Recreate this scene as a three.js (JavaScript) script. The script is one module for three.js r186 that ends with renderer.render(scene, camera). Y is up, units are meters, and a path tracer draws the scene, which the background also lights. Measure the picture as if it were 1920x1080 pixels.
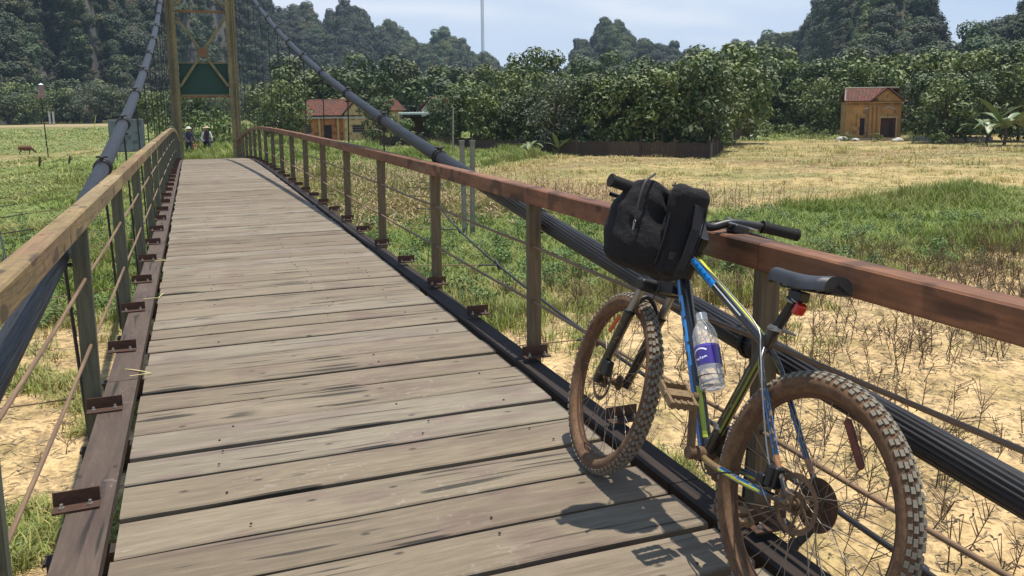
import * as THREE from 'three';
import { mergeGeometries, toCreasedNormals, mergeVertices } from 'three/addons/utils/BufferGeometryUtils.js';
import { RoundedBoxGeometry } from 'three/addons/geometries/RoundedBoxGeometry.js';
import { MarchingCubes } from 'three/addons/objects/MarchingCubes.js';

// ---------------------------------------------------------------- camera, sky, sun, exposure
const W = 1920, H = 1080;
const scene = new THREE.Scene();
const EYE = new THREE.Vector3(-0.603, 1.4, 0);
const FOCAL = 1550, SHIFT_Y = 430;                      // pixels of a 1920 x 1080 frame; the lens is shifted because the picture is cropped
const camera = new THREE.PerspectiveCamera(2 * Math.atan(H / 2 / FOCAL) * 180 / Math.PI, W / H, 0.05, 4000);
camera.position.copy(EYE);
{
  const F = new THREE.Vector3(0.3508, -0.1500, -0.9243), U = new THREE.Vector3(0.0613, 0.9886, -0.1372);
  const R = new THREE.Vector3().crossVectors(F, U).normalize(); const B = F.clone().negate().normalize();
  const up = new THREE.Vector3().crossVectors(B, R);
  camera.setRotationFromMatrix(new THREE.Matrix4().makeBasis(R, up, B));
}
camera.setViewOffset(W, H, 0, SHIFT_Y === 540 ? 0 : 540 - SHIFT_Y, W, H);
camera.updateProjectionMatrix();

const SUN_DIR = new THREE.Vector3(0.18, 1, -0.035).normalize();
const sun = new THREE.DirectionalLight(new THREE.Color(1, 0.94, 0.83), 5);
sun.position.copy(SUN_DIR).multiplyScalar(120); sun.target.position.set(0, 0, -20);
sun.position.add(sun.target.position);
sun.castShadow = true; sun.shadow.mapSize.set(4096, 4096);
Object.assign(sun.shadow.camera, { left: -60, right: 60, top: 60, bottom: -60, near: 1, far: 400 });
scene.add(sun, sun.target);

const renderer = new THREE.WebGLRenderer({ antialias: true });
renderer.setSize(1024, 576);
renderer.toneMapping = THREE.LinearToneMapping;
renderer.toneMappingExposure = 1.12;
renderer.shadowMap.enabled = true;
renderer.shadowMap.type = THREE.PCFSoftShadowMap;

// ---------------------------------------------------------------- numbers and noise
function rng(seed) { let a = seed >>> 0; return () => { a = (a + 0x6D2B79F5) >>> 0; let t = a; t = Math.imul(t ^ (t >>> 15), t | 1); t ^= t + Math.imul(t ^ (t >>> 7), t | 61); return ((t ^ (t >>> 14)) >>> 0) / 4294967296; }; }
const hash = (x, y, s) => { let h = Math.imul(x | 0, 374761393) ^ Math.imul(y | 0, 668265263) ^ Math.imul(s | 0, 2246822519); h = Math.imul(h ^ (h >>> 13), 1274126177); h ^= h >>> 16; return (h >>> 0) / 4294967296; };
const sm = t => t * t * (3 - 2 * t), mix = (a, b, t) => a + (b - a) * t, clamp = (x, a = 0, b = 1) => Math.min(b, Math.max(a, x));
const step = (a, b, x) => sm(clamp((x - a) / (b - a)));
const mod = (a, n) => ((a % n) + n) % n;
function pn(x, y, px, py, s) {                          // periodic value noise, 0..1
  const x0 = Math.floor(x), y0 = Math.floor(y), fx = sm(x - x0), fy = sm(y - y0);
  const a = mod(x0, px), b = mod(x0 + 1, px), c = mod(y0, py), d = mod(y0 + 1, py);
  return mix(mix(hash(a, c, s), hash(b, c, s), fx), mix(hash(a, d, s), hash(b, d, s), fx), fy);
}
const vn = (x, y, s = 1) => pn(x, y, 1 << 20, 1 << 20, s);
const fbm = (x, y, s = 1, o = 4) => { let v = 0, a = 0.5, n = 0; for (let i = 0; i < o; i++) { v += a * vn(x, y, s + i * 17); n += a; a *= 0.5; x *= 2.03; y *= 2.03; } return v / n; };
const V = (x, y, z) => new THREE.Vector3(x, y, z);
const lin = (r, g, b) => new THREE.Color().setRGB(r, g, b);
const srgb = (r, g, b) => new THREE.Color().setRGB(r / 255, g / 255, b / 255, THREE.SRGBColorSpace);

// ---------------------------------------------------------------- sky
{
  const w = 1024, h = 512, data = new Float32Array(w * h * 4);
  for (let j = 0; j < h; j++) {
    const el = ((j + 0.5) / h - 0.5) * Math.PI;          // row 0 is the bottom
    for (let i = 0; i < w; i++) {
      const az = (i + 0.5) / w * Math.PI * 2;
      const up = Math.max(0, Math.sin(el)), t = Math.pow(up, 0.5);
      let r = mix(0.62, 0.13, t), g = mix(0.77, 0.27, t), b = mix(0.95, 0.53, t);
      const cy = Math.max(0.05, Math.sin(Math.abs(el)) + 0.12), px = Math.cos(az) * Math.cos(el) / cy, pz = Math.sin(az) * Math.cos(el) / cy;
      const wisp = fbm(px * 0.9 + 4, pz * 2.1 + 9, 31, 6), veil = fbm(px * 0.35, pz * 0.5, 77, 4);
      const c = clamp(step(0.42, 0.78, wisp) * 0.62 + step(0.35, 0.75, veil) * 0.5) * 0.85;
      const cc = c * 0.82; r = mix(r, 0.88, cc); g = mix(g, 0.91, cc); b = mix(b, 0.96, cc);
      if (el < 0) { const k = step(0, -0.12, el); r = mix(r, 0.16, k); g = mix(g, 0.17, k); b = mix(b, 0.12, k); }
      const k = (j * w + i) * 4; data[k] = r; data[k + 1] = g; data[k + 2] = b; data[k + 3] = 1;
    }
  }
  const tex = new THREE.DataTexture(data, w, h, THREE.RGBAFormat, THREE.FloatType);
  tex.mapping = THREE.EquirectangularReflectionMapping; tex.magFilter = tex.minFilter = THREE.LinearFilter; tex.wrapS = THREE.RepeatWrapping; tex.needsUpdate = true;
  scene.background = tex; scene.environment = tex; scene.backgroundIntensity = 1; scene.environmentIntensity = 1;
}
scene.fog = new THREE.FogExp2(0xb4cbe6, 0.00022);

// ---------------------------------------------------------------- object helpers
const taken = new Map();
function numbered(n) { const k = taken.get(n) || 0; taken.set(n, k + 1); return k ? `${n}_${String(k).padStart(3, '0')}` : n; }
function shadow(o) { o.castShadow = true; o.receiveShadow = true; return o; }
function tag(o, label, category, group) { o.name = numbered(o.name); o.userData = { label, category }; if (group) o.userData.group = group; scene.add(o); return o; }
function thing(name, label, category, pos, group) { const g = new THREE.Group(); g.name = name; if (pos) g.position.set(...pos); return tag(g, label, category, group); }
function structure(name, geo, mat) { const m = shadow(new THREE.Mesh(geo, mat)); m.name = numbered(name); m.userData = { kind: 'structure' }; scene.add(m); return m; }
function part(name, geo, mat, parent, pos) { const m = shadow(new THREE.Mesh(Array.isArray(geo) ? mg(geo) : geo, mat)); m.name = name; if (pos) m.position.set(...pos); parent.add(m); return m; }
function group(name, parent) { const g = new THREE.Group(); g.name = name; parent.add(g); return g; }
function mg(list) {
  const out = list.map(g => { let k = g.index ? g.toNonIndexed() : g; for (const a of Object.keys(k.attributes)) if (!['position', 'normal', 'uv'].includes(a)) k.deleteAttribute(a); if (!k.attributes.uv) k.setAttribute('uv', new THREE.BufferAttribute(new Float32Array(k.attributes.position.count * 2), 2)); return k; });
  return out.length === 1 ? out[0] : mergeGeometries(out);
}
const box = (w, h, d, x = 0, y = 0, z = 0) => new THREE.BoxGeometry(w, h, d).translate(x, y, z);
const rbox = (w, h, d, r, x = 0, y = 0, z = 0, s = 2) => new RoundedBoxGeometry(w, h, d, s, r).translate(x, y, z);
function rod(a, b, r0, r1 = r0, seg = 8, caps = true) {
  const d = b.clone().sub(a), L = d.length();
  const g = new THREE.CylinderGeometry(r1, r0, L, seg, 1, !caps);
  g.applyQuaternion(new THREE.Quaternion().setFromUnitVectors(V(0, 1, 0), d.normalize()));
  return g.translate((a.x + b.x) / 2, (a.y + b.y) / 2, (a.z + b.z) / 2);
}
function bar(a, b, w, h, up = V(0, 1, 0)) {              // a box from a to b, w across, h tall
  const d = b.clone().sub(a), L = d.length(); d.normalize();
  const s = new THREE.Vector3().crossVectors(up, d).normalize(), u = new THREE.Vector3().crossVectors(d, s);
  const g = new THREE.BoxGeometry(w, h, L).applyMatrix4(new THREE.Matrix4().makeBasis(s, u, d));
  return g.translate((a.x + b.x) / 2, (a.y + b.y) / 2, (a.z + b.z) / 2);
}
const tube = (pts, r, n = 24, seg = 6) => new THREE.TubeGeometry(new THREE.CatmullRomCurve3(pts), n, r, seg, false);
function worldUV(g, k = 0.5, off = 0) {                  // box mapping in metres
  const p = g.attributes.position, n = g.attributes.normal, uv = new Float32Array(p.count * 2);
  for (let i = 0; i < p.count; i++) {
    const ax = Math.abs(n.getX(i)), ay = Math.abs(n.getY(i)), az = Math.abs(n.getZ(i));
    let a, b; if (ay >= ax && ay >= az) { a = p.getX(i); b = p.getZ(i); } else if (ax >= az) { a = p.getZ(i); b = p.getY(i); } else { a = p.getX(i); b = p.getY(i); }
    uv[2 * i] = a * k + off; uv[2 * i + 1] = b * k + off * 1.7;
  }
  g.setAttribute('uv', new THREE.BufferAttribute(uv, 2)); return g;
}
function tex(w, h, fn, rx = 1, ry = 1, color = true) {
  const d = new Uint8Array(w * h * 4);
  for (let j = 0; j < h; j++) for (let i = 0; i < w; i++) { const c = fn(i / w, j / h, i, j), k = (j * w + i) * 4; d[k] = clamp(c[0]) * 255; d[k + 1] = clamp(c[1]) * 255; d[k + 2] = clamp(c[2]) * 255; d[k + 3] = 255; }
  const t = new THREE.DataTexture(d, w, h); t.wrapS = t.wrapT = THREE.RepeatWrapping; t.magFilter = THREE.LinearFilter; t.minFilter = THREE.LinearMipmapLinearFilter; t.generateMipmaps = true; t.repeat.set(rx, ry);
  if (color) t.colorSpace = THREE.SRGBColorSpace; t.needsUpdate = true; return t;
}
const std = (o) => new THREE.MeshStandardMaterial({ roughness: 0.8, metalness: 0, ...o });

// signed distance bodies (people, animals, soft bags) meshed into one continuous surface
const capsule = (p, a, b, ra, rb) => { const bx = b[0] - a[0], by = b[1] - a[1], bz = b[2] - a[2], px = p[0] - a[0], py = p[1] - a[1], pz = p[2] - a[2]; const t = clamp((px * bx + py * by + pz * bz) / (bx * bx + by * by + bz * bz + 1e-9)); return Math.hypot(px - bx * t, py - by * t, pz - bz * t) - mix(ra, rb, t); };
const smin = (a, b, k) => { const h = clamp(0.5 + 0.5 * (b - a) / k); return mix(b, a, h) - k * h * (1 - h); };
function sdfMesh(f, c, half, res, colorFn) {
  const mc = new MarchingCubes(res, std({}), false, false, 60000); mc.isolation = 0;
  const n = mc.size, hs = mc.halfsize;
  for (let k = 0; k < n; k++) for (let j = 0; j < n; j++) for (let i = 0; i < n; i++) mc.field[i + j * n + k * n * n] = -f([c[0] + (i - hs) / hs * half, c[1] + (j - hs) / hs * half, c[2] + (k - hs) / hs * half]);
  mc.update();
  const cnt = mc.count, pos = new Float32Array(mc.positionArray.slice(0, cnt * 3));
  for (let i = 0; i < cnt; i++) for (let a = 0; a < 3; a++) pos[3 * i + a] = c[a] + pos[3 * i + a] * half;
  let g = new THREE.BufferGeometry(); g.setAttribute('position', new THREE.BufferAttribute(pos, 3));
  g = mergeVertices(g, half / res * 0.05); g.computeVertexNormals();
  if (colorFn) { const col = new Float32Array(g.attributes.position.count * 3), p = g.attributes.position; for (let i = 0; i < p.count; i++) { const q = colorFn(p.getX(i), p.getY(i), p.getZ(i)); col.set([q.r, q.g, q.b], 3 * i); } g.setAttribute('color', new THREE.BufferAttribute(col, 3)); }
  return g;
}

// ---------------------------------------------------------------- surface textures
const woodFn = (base, dark, light, seed) => (u, v) => {   // 2 m tile, grain along u
  const warp = pn(u * 4, v * 6, 4, 6, seed) * 0.018;
  const g1 = pn(u * 12, (v + warp) * 150, 12, 150, seed + 1), g2 = pn(u * 44, (v + warp) * 430, 44, 430, seed + 2), g3 = pn(u * 7, v * 26, 7, 26, seed + 3), b = pn(u * 9, v * 22, 9, 22, seed + 4), f = hash(Math.floor(u * 1024), Math.floor(v * 1024), seed + 9);
  let t = 0.32 * g1 + 0.28 * g2 + 0.26 * g3 + 0.14 * f; t = clamp((t - 0.27) * 1.9);
  const crack = step(0.76, 0.88, pn(u * 5, (v + warp) * 130, 5, 130, seed + 6)) * step(0.45, 0.7, pn(u * 7, v * 12, 7, 12, seed + 8));
  const s = step(0.55, 0.85, b), kc = Math.floor(u * 7), kr = Math.floor(v * 30), ku = (kc + 0.3 + 0.4 * hash(kc, kr, seed + 21)) / 7, kv = (kr + 0.3 + 0.4 * hash(kc, kr, seed + 22)) / 30, knot = hash(kc, kr, seed + 23) < 0.12 ? step(1, 0.2, Math.hypot((u - ku) / 0.012, (v - kv) / 0.006)) : 0; const fleck = step(0.80, 0.88, pn(u * 90, v * 150, 90, 150, seed + 31)) * step(0.62, 0.8, pn(u * 6, v * 9, 6, 9, seed + 32));
  return [0, 1, 2].map(i => { let c = mix(dark[i], light[i], t); c = mix(c, base[i], 0.62); c *= 1 - 0.06 * s * (i === 1 ? 1.5 : 1); c *= 1 - 0.5 * crack; c *= 1 - 0.45 * knot; c += (190 - c) * 0.2 * fleck; return c / 255; });
};
const bumpOf = (seed) => (u, v) => { const warp = pn(u * 4, v * 6, 4, 6, seed) * 0.018; const g1 = pn(u * 12, (v + warp) * 150, 12, 150, seed + 1), g2 = pn(u * 44, (v + warp) * 430, 44, 430, seed + 2); const crack = step(0.76, 0.88, pn(u * 5, (v + warp) * 130, 5, 130, seed + 6)) * step(0.45, 0.7, pn(u * 7, v * 12, 7, 12, seed + 8)); const t = clamp(0.55 * g1 + 0.35 * g2 + 0.1 - 0.5 * crack); return [t, t, t]; };
const T = {};
T.deck = tex(1024, 1024, woodFn([132, 121, 104], [88, 79, 68], [160, 149, 130], 11));
T.deckBump = tex(1024, 1024, bumpOf(11), 1, 1, false);
T.edge = tex(512, 512, woodFn([84, 70, 60], [58, 47, 40], [108, 92, 80], 51));
T.rust = tex(512, 512, (u, v) => { const a = pn(u * 9, v * 9, 9, 9, 3), b = pn(u * 40, v * 40, 40, 40, 4), c = pn(u * 120, v * 120, 120, 120, 5), t = clamp(a * 0.5 + b * 0.3 + c * 0.25); return [mix(0.6, 1.05, t), mix(0.6, 1.05, t * 0.9 + 0.05), mix(0.6, 1.05, t * 0.8 + 0.08)]; });
const railFn = (a, b, c, seed) => (u, v) => {            // painted and rusted rail, long patches along u
  const p = pn(u * 6, v * 10, 6, 10, seed), q = pn(u * 30, v * 60, 30, 60, seed + 1), s = pn(u * 3, v * 4, 3, 4, seed + 2), g = pn(u * 10, v * 240, 10, 240, seed + 3);
  const t = clamp(p * 0.8 + q * 0.35 - 0.1), k = step(0.66, 0.8, s * 0.8 + q * 0.2);
  const sp = hash(Math.floor(u * 512), Math.floor(v * 512), seed + 5), w = pn(u * 70, v * 90, 70, 90, seed + 6), dk = step(0.74, 0.86, pn(u * 22, v * 34, 22, 34, seed + 7)); return [0, 1, 2].map(i => (mix(mix(a[i], b[i], t), c[i], k) * (0.80 + 0.16 * g + 0.12 * w + 0.1 * sp) * (1 - 0.32 * dk)) / 255);
};
T.railRight = tex(512, 512, railFn([104, 68, 47], [148, 103, 72], [118, 110, 88], 71));
T.railLeft = tex(512, 512, railFn([122, 103, 70], [160, 138, 98], [134, 108, 80], 91));
T.ground = tex(1024, 1024, (u, v) => { const a = pn(u * 16, v * 16, 16, 16, 1), b = pn(u * 60, v * 60, 60, 60, 2), c = pn(u * 200, v * 200, 200, 200, 3), d = hash(Math.floor(u * 1024), Math.floor(v * 1024), 4); const t = 0.3 * a + 0.32 * b + 0.26 * c + 0.12 * d; const k = mix(0.66, 1.12, clamp((t - 0.25) * 2)); return [k, k * 0.985, k * 0.96]; });
T.groundBump = tex(1024, 1024, (u, v) => { const a = pn(u * 16, v * 16, 16, 16, 1), b = pn(u * 60, v * 60, 60, 60, 2), c = pn(u * 200, v * 200, 200, 200, 3); const t = 0.5 * a + 0.3 * b + 0.2 * c; return [t, t, t]; }, 1, 1, false);
T.mud = tex(512, 256, (u, v) => { const a = pn(u * 24, v * 10, 24, 10, 8), b = pn(u * 90, v * 40, 90, 40, 9), c = hash(Math.floor(u * 512), Math.floor(v * 256), 5); const t = 0.5 * a + 0.35 * b + 0.15 * c; return [mix(0.27, 0.53, t), mix(0.195, 0.405, t), mix(0.135, 0.295, t)]; });
T.plaster = tex(512, 512, (u, v) => { const a = pn(u * 7, v * 7, 7, 7, 61), b = pn(u * 30, v * 30, 30, 30, 62), c = pn(u * 150, v * 150, 150, 150, 63), s = step(0.62, 0.8, pn(u * 9, v * 7, 9, 7, 64)); const t = mix(0.72, 1.08, 0.5 * a + 0.3 * b + 0.2 * c) * (1 - 0.22 * s); return [t, t * 0.985, t * 0.95]; });

// ---------------------------------------------------------------- the deck's long profile: level, then bending down to the far bank
const PROF = [[-12, 0], [0, 0], [8, 0], [13, -0.012], [17, -0.03], [20, -0.05], [23, -0.085], [26, -0.16], [30, -0.37], [34, -0.70], [38, -1.04], [41, -1.22]];
function deckY(d) {
  let i = 0; while (i < PROF.length - 2 && d > PROF[i + 1][0]) i++;
  const [x0, y0] = PROF[i], [x1, y1] = PROF[i + 1], [xa, ya] = PROF[Math.max(0, i - 1)], [xb, yb] = PROF[Math.min(PROF.length - 1, i + 2)];
  const m0 = (y1 - ya) / (x1 - xa), m1 = (yb - y0) / (xb - x0), hh = x1 - x0, t = clamp((d - x0) / hh), t2 = t * t, t3 = t2 * t;
  return (2 * t3 - 3 * t2 + 1) * y0 + (t3 - 2 * t2 + t) * hh * m0 + (-2 * t3 + 3 * t2) * y1 + (t3 - t2) * hh * m1;
}
const deckX = d => -0.12 * Math.pow(Math.max(0, d) / 36, 2);
const DP = (x, y, d) => V(x + deckX(d), y + deckY(d), -d);
const DECK_END = 38.2;

// ---------------------------------------------------------------- terrain
function groundY(x, z) {
  const d = -z;
  let y = -2.0 + (fbm(x * 0.12 + 7, z * 0.12, 5, 3) - 0.5) * 0.5 * step(90, 30, Math.hypot(x, z));
  y += (fbm(x * 0.9, z * 0.9, 9, 3) - 0.5) * 0.10 * step(60, 20, Math.hypot(x, z));
  const bank = step(31, 40, d) * step(95, 55, d) * step(11, 4, Math.abs(x + 0.2)); y += bank * (-1.26 - y);
  return y;
}
const sandZone = (x, d) => { const n = fbm(x * 0.22 + 3, d * 0.22, 21, 4) - 0.5, m = fbm(x * 0.8, d * 0.8, 22, 3) - 0.5; const edge = x > 0 ? 13.0 + 0.2 * Math.max(0, x - 5) + n * 4.5 : 14.5 + n * 8; return clamp(step(edge + 2.2, edge - 2.2, d + m * 3.2)); };
const stubble = (x, d) => { const n = fbm(x * 0.3, d * 0.3, 24, 3) - 0.5; return x < 2.2 ? 0 : step(20.5, 23, d + n * 4 - 0.0 * x) * step(39 - Math.max(0, x - 8) * 1.35, 36 - Math.max(0, x - 8) * 1.35, d + n * 5) * step(21, 15, x + n * 4); };
const dryField = (x, d) => { const n = fbm(x * 0.1, d * 0.1, 25, 4) - 0.5; return x > 4 ? step(20.5, 23.5, d + n * 5) * step(8 + Math.max(0, d - 38) * 1.0, 13 + Math.max(0, d - 38) * 1.0, x + n * 5) * step(64, 57, d + n * 4 - 0.0 * x) : x < -2 ? step(0.30, 0.62, fbm(x * 0.06, d * 0.16, 26, 4)) * step(40, 46, d + n * 6) * step(75, 62, d + n * 8) : 0; };
const groundCol = (() => {
  const sand = lin(0.64, 0.47, 0.25), sand2 = lin(0.54, 0.36, 0.175), grass = lin(0.15, 0.185, 0.04), grass2 = lin(0.21, 0.225, 0.06), dry = lin(0.50, 0.38, 0.17), dry2 = lin(0.26, 0.235, 0.085), umber = lin(0.30, 0.20, 0.10), straw = lin(0.30, 0.22, 0.10), path = lin(0.48, 0.38, 0.24), c = lin(0, 0, 0);
  return (x, z) => {
    const d = -z, n1 = fbm(x * 0.5, z * 0.5, 41, 4), n2 = fbm(x * 2.3, z * 2.3, 42, 3), n3 = fbm(x * 0.07, z * 0.16, 43, 4);
    c.copy(grass).lerp(grass2, clamp(n1 * 1.2 + n3 * 0.6 - 0.3));
    c.lerp(straw, clamp(stubble(x, d)) * (0.35 + 0.5 * n2));
    const n4 = fbm(x * 0.16 + 30, z * 0.42, 45, 4); c.lerp(dry2.clone().lerp(dry, clamp((n4 - 0.36) * 4.2 + (n2 - 0.5) * 1.1)).lerp(umber, 0.7 * step(0.52, 0.66, fbm(x * 0.09, z * 0.3, 46, 3))), dryField(x, d) * clamp(0.6 + n1 * 0.8)); if (dryField(x, d) < 0.5) c.lerp(straw, 0.75 * step(0.5, 0.68, fbm(x * 0.22, z * 0.4, 47, 4))); if (x < -1 && d > 60) c.lerp(dry2, 0.7 * step(0.45, 0.65, fbm(x * 0.05, z * 0.09, 48, 4)));
    c.lerp(sand2.clone().lerp(sand, clamp(n1 * 0.9 + n2 * 0.9 - 0.35)), sandZone(x, d) * clamp(0.72 + (n2 - 0.3)));
    const p = step(0.30, 0.16, Math.abs((d - 62 - x * 0.05) / 14)) * step(-1, 5, 9 - Math.abs(x - 5)) * 0.7; c.lerp(path, p);
    if (x < 6 && d > 150) c.lerp(path, step(172, 178, d) * step(196, 190, d) * 0.8);
    return c;
  };
})();
{
  const axis = (lo, hi, fine0, fine1, stp, grow) => { const a = []; let v = fine0; while (v <= fine1) { a.push(v); v += stp; } let s = stp; v = a[a.length - 1]; while (v < hi) { s *= grow; v += s; a.push(v); } s = stp; v = fine0; const b = []; while (v > lo) { s *= grow; v -= s; b.push(v); } return b.reverse().concat(a); };
  const xs = axis(-1600, 1600, -14, 34, 0.22, 1.09), zs = axis(-1600, 300, -34, -1, 0.22, 1.075);
  const nx = xs.length, nz = zs.length, pos = new Float32Array(nx * nz * 3), uv = new Float32Array(nx * nz * 2), col = new Float32Array(nx * nz * 3), idx = [];
  for (let j = 0; j < nz; j++) for (let i = 0; i < nx; i++) { const k = j * nx + i, x = xs[i], z = zs[j], c = groundCol(x, z); pos.set([x, groundY(x, z), z], 3 * k); uv.set([x / 3, z / 3], 2 * k); col.set([c.r, c.g, c.b], 3 * k); if (i < nx - 1 && j < nz - 1) idx.push(k, k + nx, k + 1, k + 1, k + nx, k + nx + 1); }
  const g = new THREE.BufferGeometry(); g.setAttribute('position', new THREE.BufferAttribute(pos, 3)); g.setAttribute('uv', new THREE.BufferAttribute(uv, 2)); g.setAttribute('color', new THREE.BufferAttribute(col, 3)); g.setIndex(idx); g.computeVertexNormals();
  structure('ground', g, std({ vertexColors: true, map: T.ground, bumpMap: T.groundBump, bumpScale: 0.035, roughness: 1 }));
}
const polar = (az, dist) => [EYE.x + Math.sin(az * Math.PI / 180) * dist, EYE.z - Math.cos(az * Math.PI / 180) * dist];
// ---------------------------------------------------------------- hills: steep limestone domes under forest
const PEAKS = [ // azimuth, tangent of height, distance, half width in degrees, half depth in metres
  [-21, 0.24, 430, 9, 170], [-13, 0.25, 400, 7, 170], [-6.5, 0.235, 430, 6.5, 190], [-1.5, 0.215, 450, 5, 180], [2.2, 0.17, 470, 3.6, 150], [-4, 0.10, 330, 5, 90], [-11, 0.12, 300, 6, 80],
  [6.6, 0.112, 560, 2.7, 150], [4.6, 0.10, 520, 2.2, 120], [9.8, 0.106, 590, 2.6, 160], [8.3, 0.085, 540, 2.6, 110], [12.6, 0.083, 620, 2.6, 150], [14.2, 0.066, 600, 1.8, 120], [16.6, 0.074, 600, 2.2, 140], [15.2, 0.06, 520, 1.6, 90], [18.6, 0.052, 610, 1.9, 130], [20.0, 0.036, 610, 1.6, 120], [22.3, 0.02, 640, 1.6, 120],
  [27.7, 0.09, 520, 1.9, 130], [26.0, 0.062, 500, 1.6, 110], [29.6, 0.069, 530, 1.6, 120], [31.3, 0.063, 530, 1.7, 120], [32.8, 0.054, 530, 1.5, 110], [34.6, 0.04, 600, 1.6, 120], [24.7, 0.035, 520, 1.4, 100],
  [36.2, 0.058, 700, 2.0, 140], [38.4, 0.074, 480, 2.2, 120], [40.4, 0.090, 420, 2.1, 110], [42.4, 0.14, 380, 2.4, 120], [45.2, 0.14, 300, 2.8, 90], [46.6, 0.09, 240, 2.4, 70], [44.0, 0.07, 230, 2.6, 60],
  [50.6, 0.088, 260, 2.4, 80], [53.5, 0.11, 270, 3.4, 90], [59, 0.13, 300, 5, 110], [66, 0.14, 330, 6, 120], [49.5, 0.052, 190, 3.2, 55], [54.5, 0.07, 180, 4, 55],
  [-30, 0.22, 460, 8, 170],
];
function hillY(az, r) {
  const wv = (fbm(az * 0.55 + 50, r * 0.012, 61, 3) - 0.5) * 1.5, wr = (fbm(az * 0.3, r * 0.02 + 9, 62, 3) - 0.5) * 70;
  let h = 0;
  for (const [a, t, d, wa, wd] of PEAKS) {
    const q = Math.hypot((az + wv - a) / wa, (r + wr - d) / wd); if (q >= 1.25) continue;
    h = Math.max(h, (t * d * (a > 3 ? 0.94 : 1.0) + 3.4) * Math.pow(Math.max(0, 1 - Math.pow(q, 2.1)), 0.62));
  }
  if (h <= 0) return -6;
  const rough = fbm(az * 1.6, r * 0.05, 63, 4) - 0.5;
  const rg = 1 - 2 * Math.abs(fbm(az * 3.1 + r * 0.004, r * 0.035, 71, 3) - 0.5), fine = fbm(az * 7, r * 0.11, 73, 2) - 0.5; return h * (1 + rough * 0.34) + rough * 9 - 3 + (rg - 0.75) * Math.min(14, h * 0.35) + fine * Math.min(7, h * 0.25);
}
const rockMask = (az, r) => step(0.57, 0.66, fbm(az * 1.1 + 20, r * 0.02, 66, 4));
{
  const A0 = -36, A1 = 74, na = 620, R0 = 120, R1 = 860, nr = 84, pos = [], col = [], idx = [], uv = [];
  const green = lin(0.030, 0.050, 0.016), rock = lin(0.13, 0.12, 0.105), dark = lin(0.05, 0.045, 0.04);
  for (let j = 0; j <= nr; j++) for (let i = 0; i <= na; i++) {
    const az = mix(A0, A1, i / na), r = mix(R0, R1, j / nr), [x, z] = polar(az, r), y = hillY(az, r);
    const c = green.clone().lerp(dark.clone().lerp(rock, fbm(az * 6, r * 0.1, 68, 3)), rockMask(az, r));
    pos.push(x, y - 2, z); col.push(c.r, c.g, c.b); uv.push(az, r / 20);
    if (i < na && j < nr) { const k = j * (na + 1) + i; idx.push(k, k + 1, k + na + 1, k + 1, k + na + 2, k + na + 1); }
  }
  const g = new THREE.BufferGeometry(); g.setAttribute('position', new THREE.Float32BufferAttribute(pos, 3)); g.setAttribute('color', new THREE.Float32BufferAttribute(col, 3)); g.setAttribute('uv', new THREE.Float32BufferAttribute(uv, 2)); g.setIndex(idx); g.computeVertexNormals();
  structure('hills', g, std({ vertexColors: true, roughness: 1 }));
}
function leafBall(n, size, seed, squash = 0.8) {          // a loose clump of leaves about one unit in radius
  const R = rng(seed), pos = [], idx = [];
  const p = V(), nrm = V(), a = V(), b = V();
  for (let i = 0; i < n; i++) {
    const u = R() * 2 - 1, t = R() * 6.283, s = Math.sqrt(1 - u * u); nrm.set(s * Math.cos(t), u, s * Math.sin(t));
    const k = 0.62 + 0.38 * Math.sqrt(R()) + (R() - 0.5) * 0.2; p.copy(nrm).multiplyScalar(k); p.y *= squash;
    nrm.x += (R() - 0.5) * 1.5; nrm.y += 0.5 + (R() - 0.5) * 1.2; nrm.z += (R() - 0.5) * 1.5; nrm.normalize();
    a.set(R() - 0.5, R() - 0.5, R() - 0.5).cross(nrm).normalize(); b.crossVectors(nrm, a);
    const L = size * (0.6 + R() * 0.8), Wd = L * 0.55, o = pos.length / 3;
    for (const [e, f, g] of [[-1, 0, 0], [0, 1, 0.15], [1, 0, -0.1], [0, -1, 0.15]]) pos.push(p.x + a.x * e * L + b.x * f * Wd + nrm.x * g * L, p.y + a.y * e * L + b.y * f * Wd + nrm.y * g * L, p.z + a.z * e * L + b.z * f * Wd + nrm.z * g * L);
    idx.push(o, o + 1, o + 2, o, o + 2, o + 3);
  }
  const g = new THREE.BufferGeometry(); g.setAttribute('position', new THREE.Float32BufferAttribute(pos, 3)); g.setIndex(idx); g.computeVertexNormals(); return g;
}
const leafMat = (c) => new THREE.MeshPhysicalMaterial({ color: c, roughness: 0.75, side: THREE.DoubleSide, transmission: 0.25, thickness: 0 });
function stuff(name, geo, mat, list, label, category) {   // list of [x, y, z, sx, sy, sz, turn, tiltx, r, g, b]
  const m = new THREE.InstancedMesh(geo, mat, list.length), M = new THREE.Matrix4(), q = new THREE.Quaternion(), e = new THREE.Euler(), c = new THREE.Color();
  list.forEach((l, i) => { e.set(l[7], l[6], 0, 'YXZ'); q.setFromEuler(e); M.compose(V(l[0], l[1], l[2]), q, V(l[3], l[4], l[5])); m.setMatrixAt(i, M); m.setColorAt(i, c.setRGB(l[8], l[9], l[10])); });
  m.castShadow = m.receiveShadow = true; m.name = numbered(name); m.userData = { kind: 'stuff', label, category }; scene.add(m); return m;
}
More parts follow.
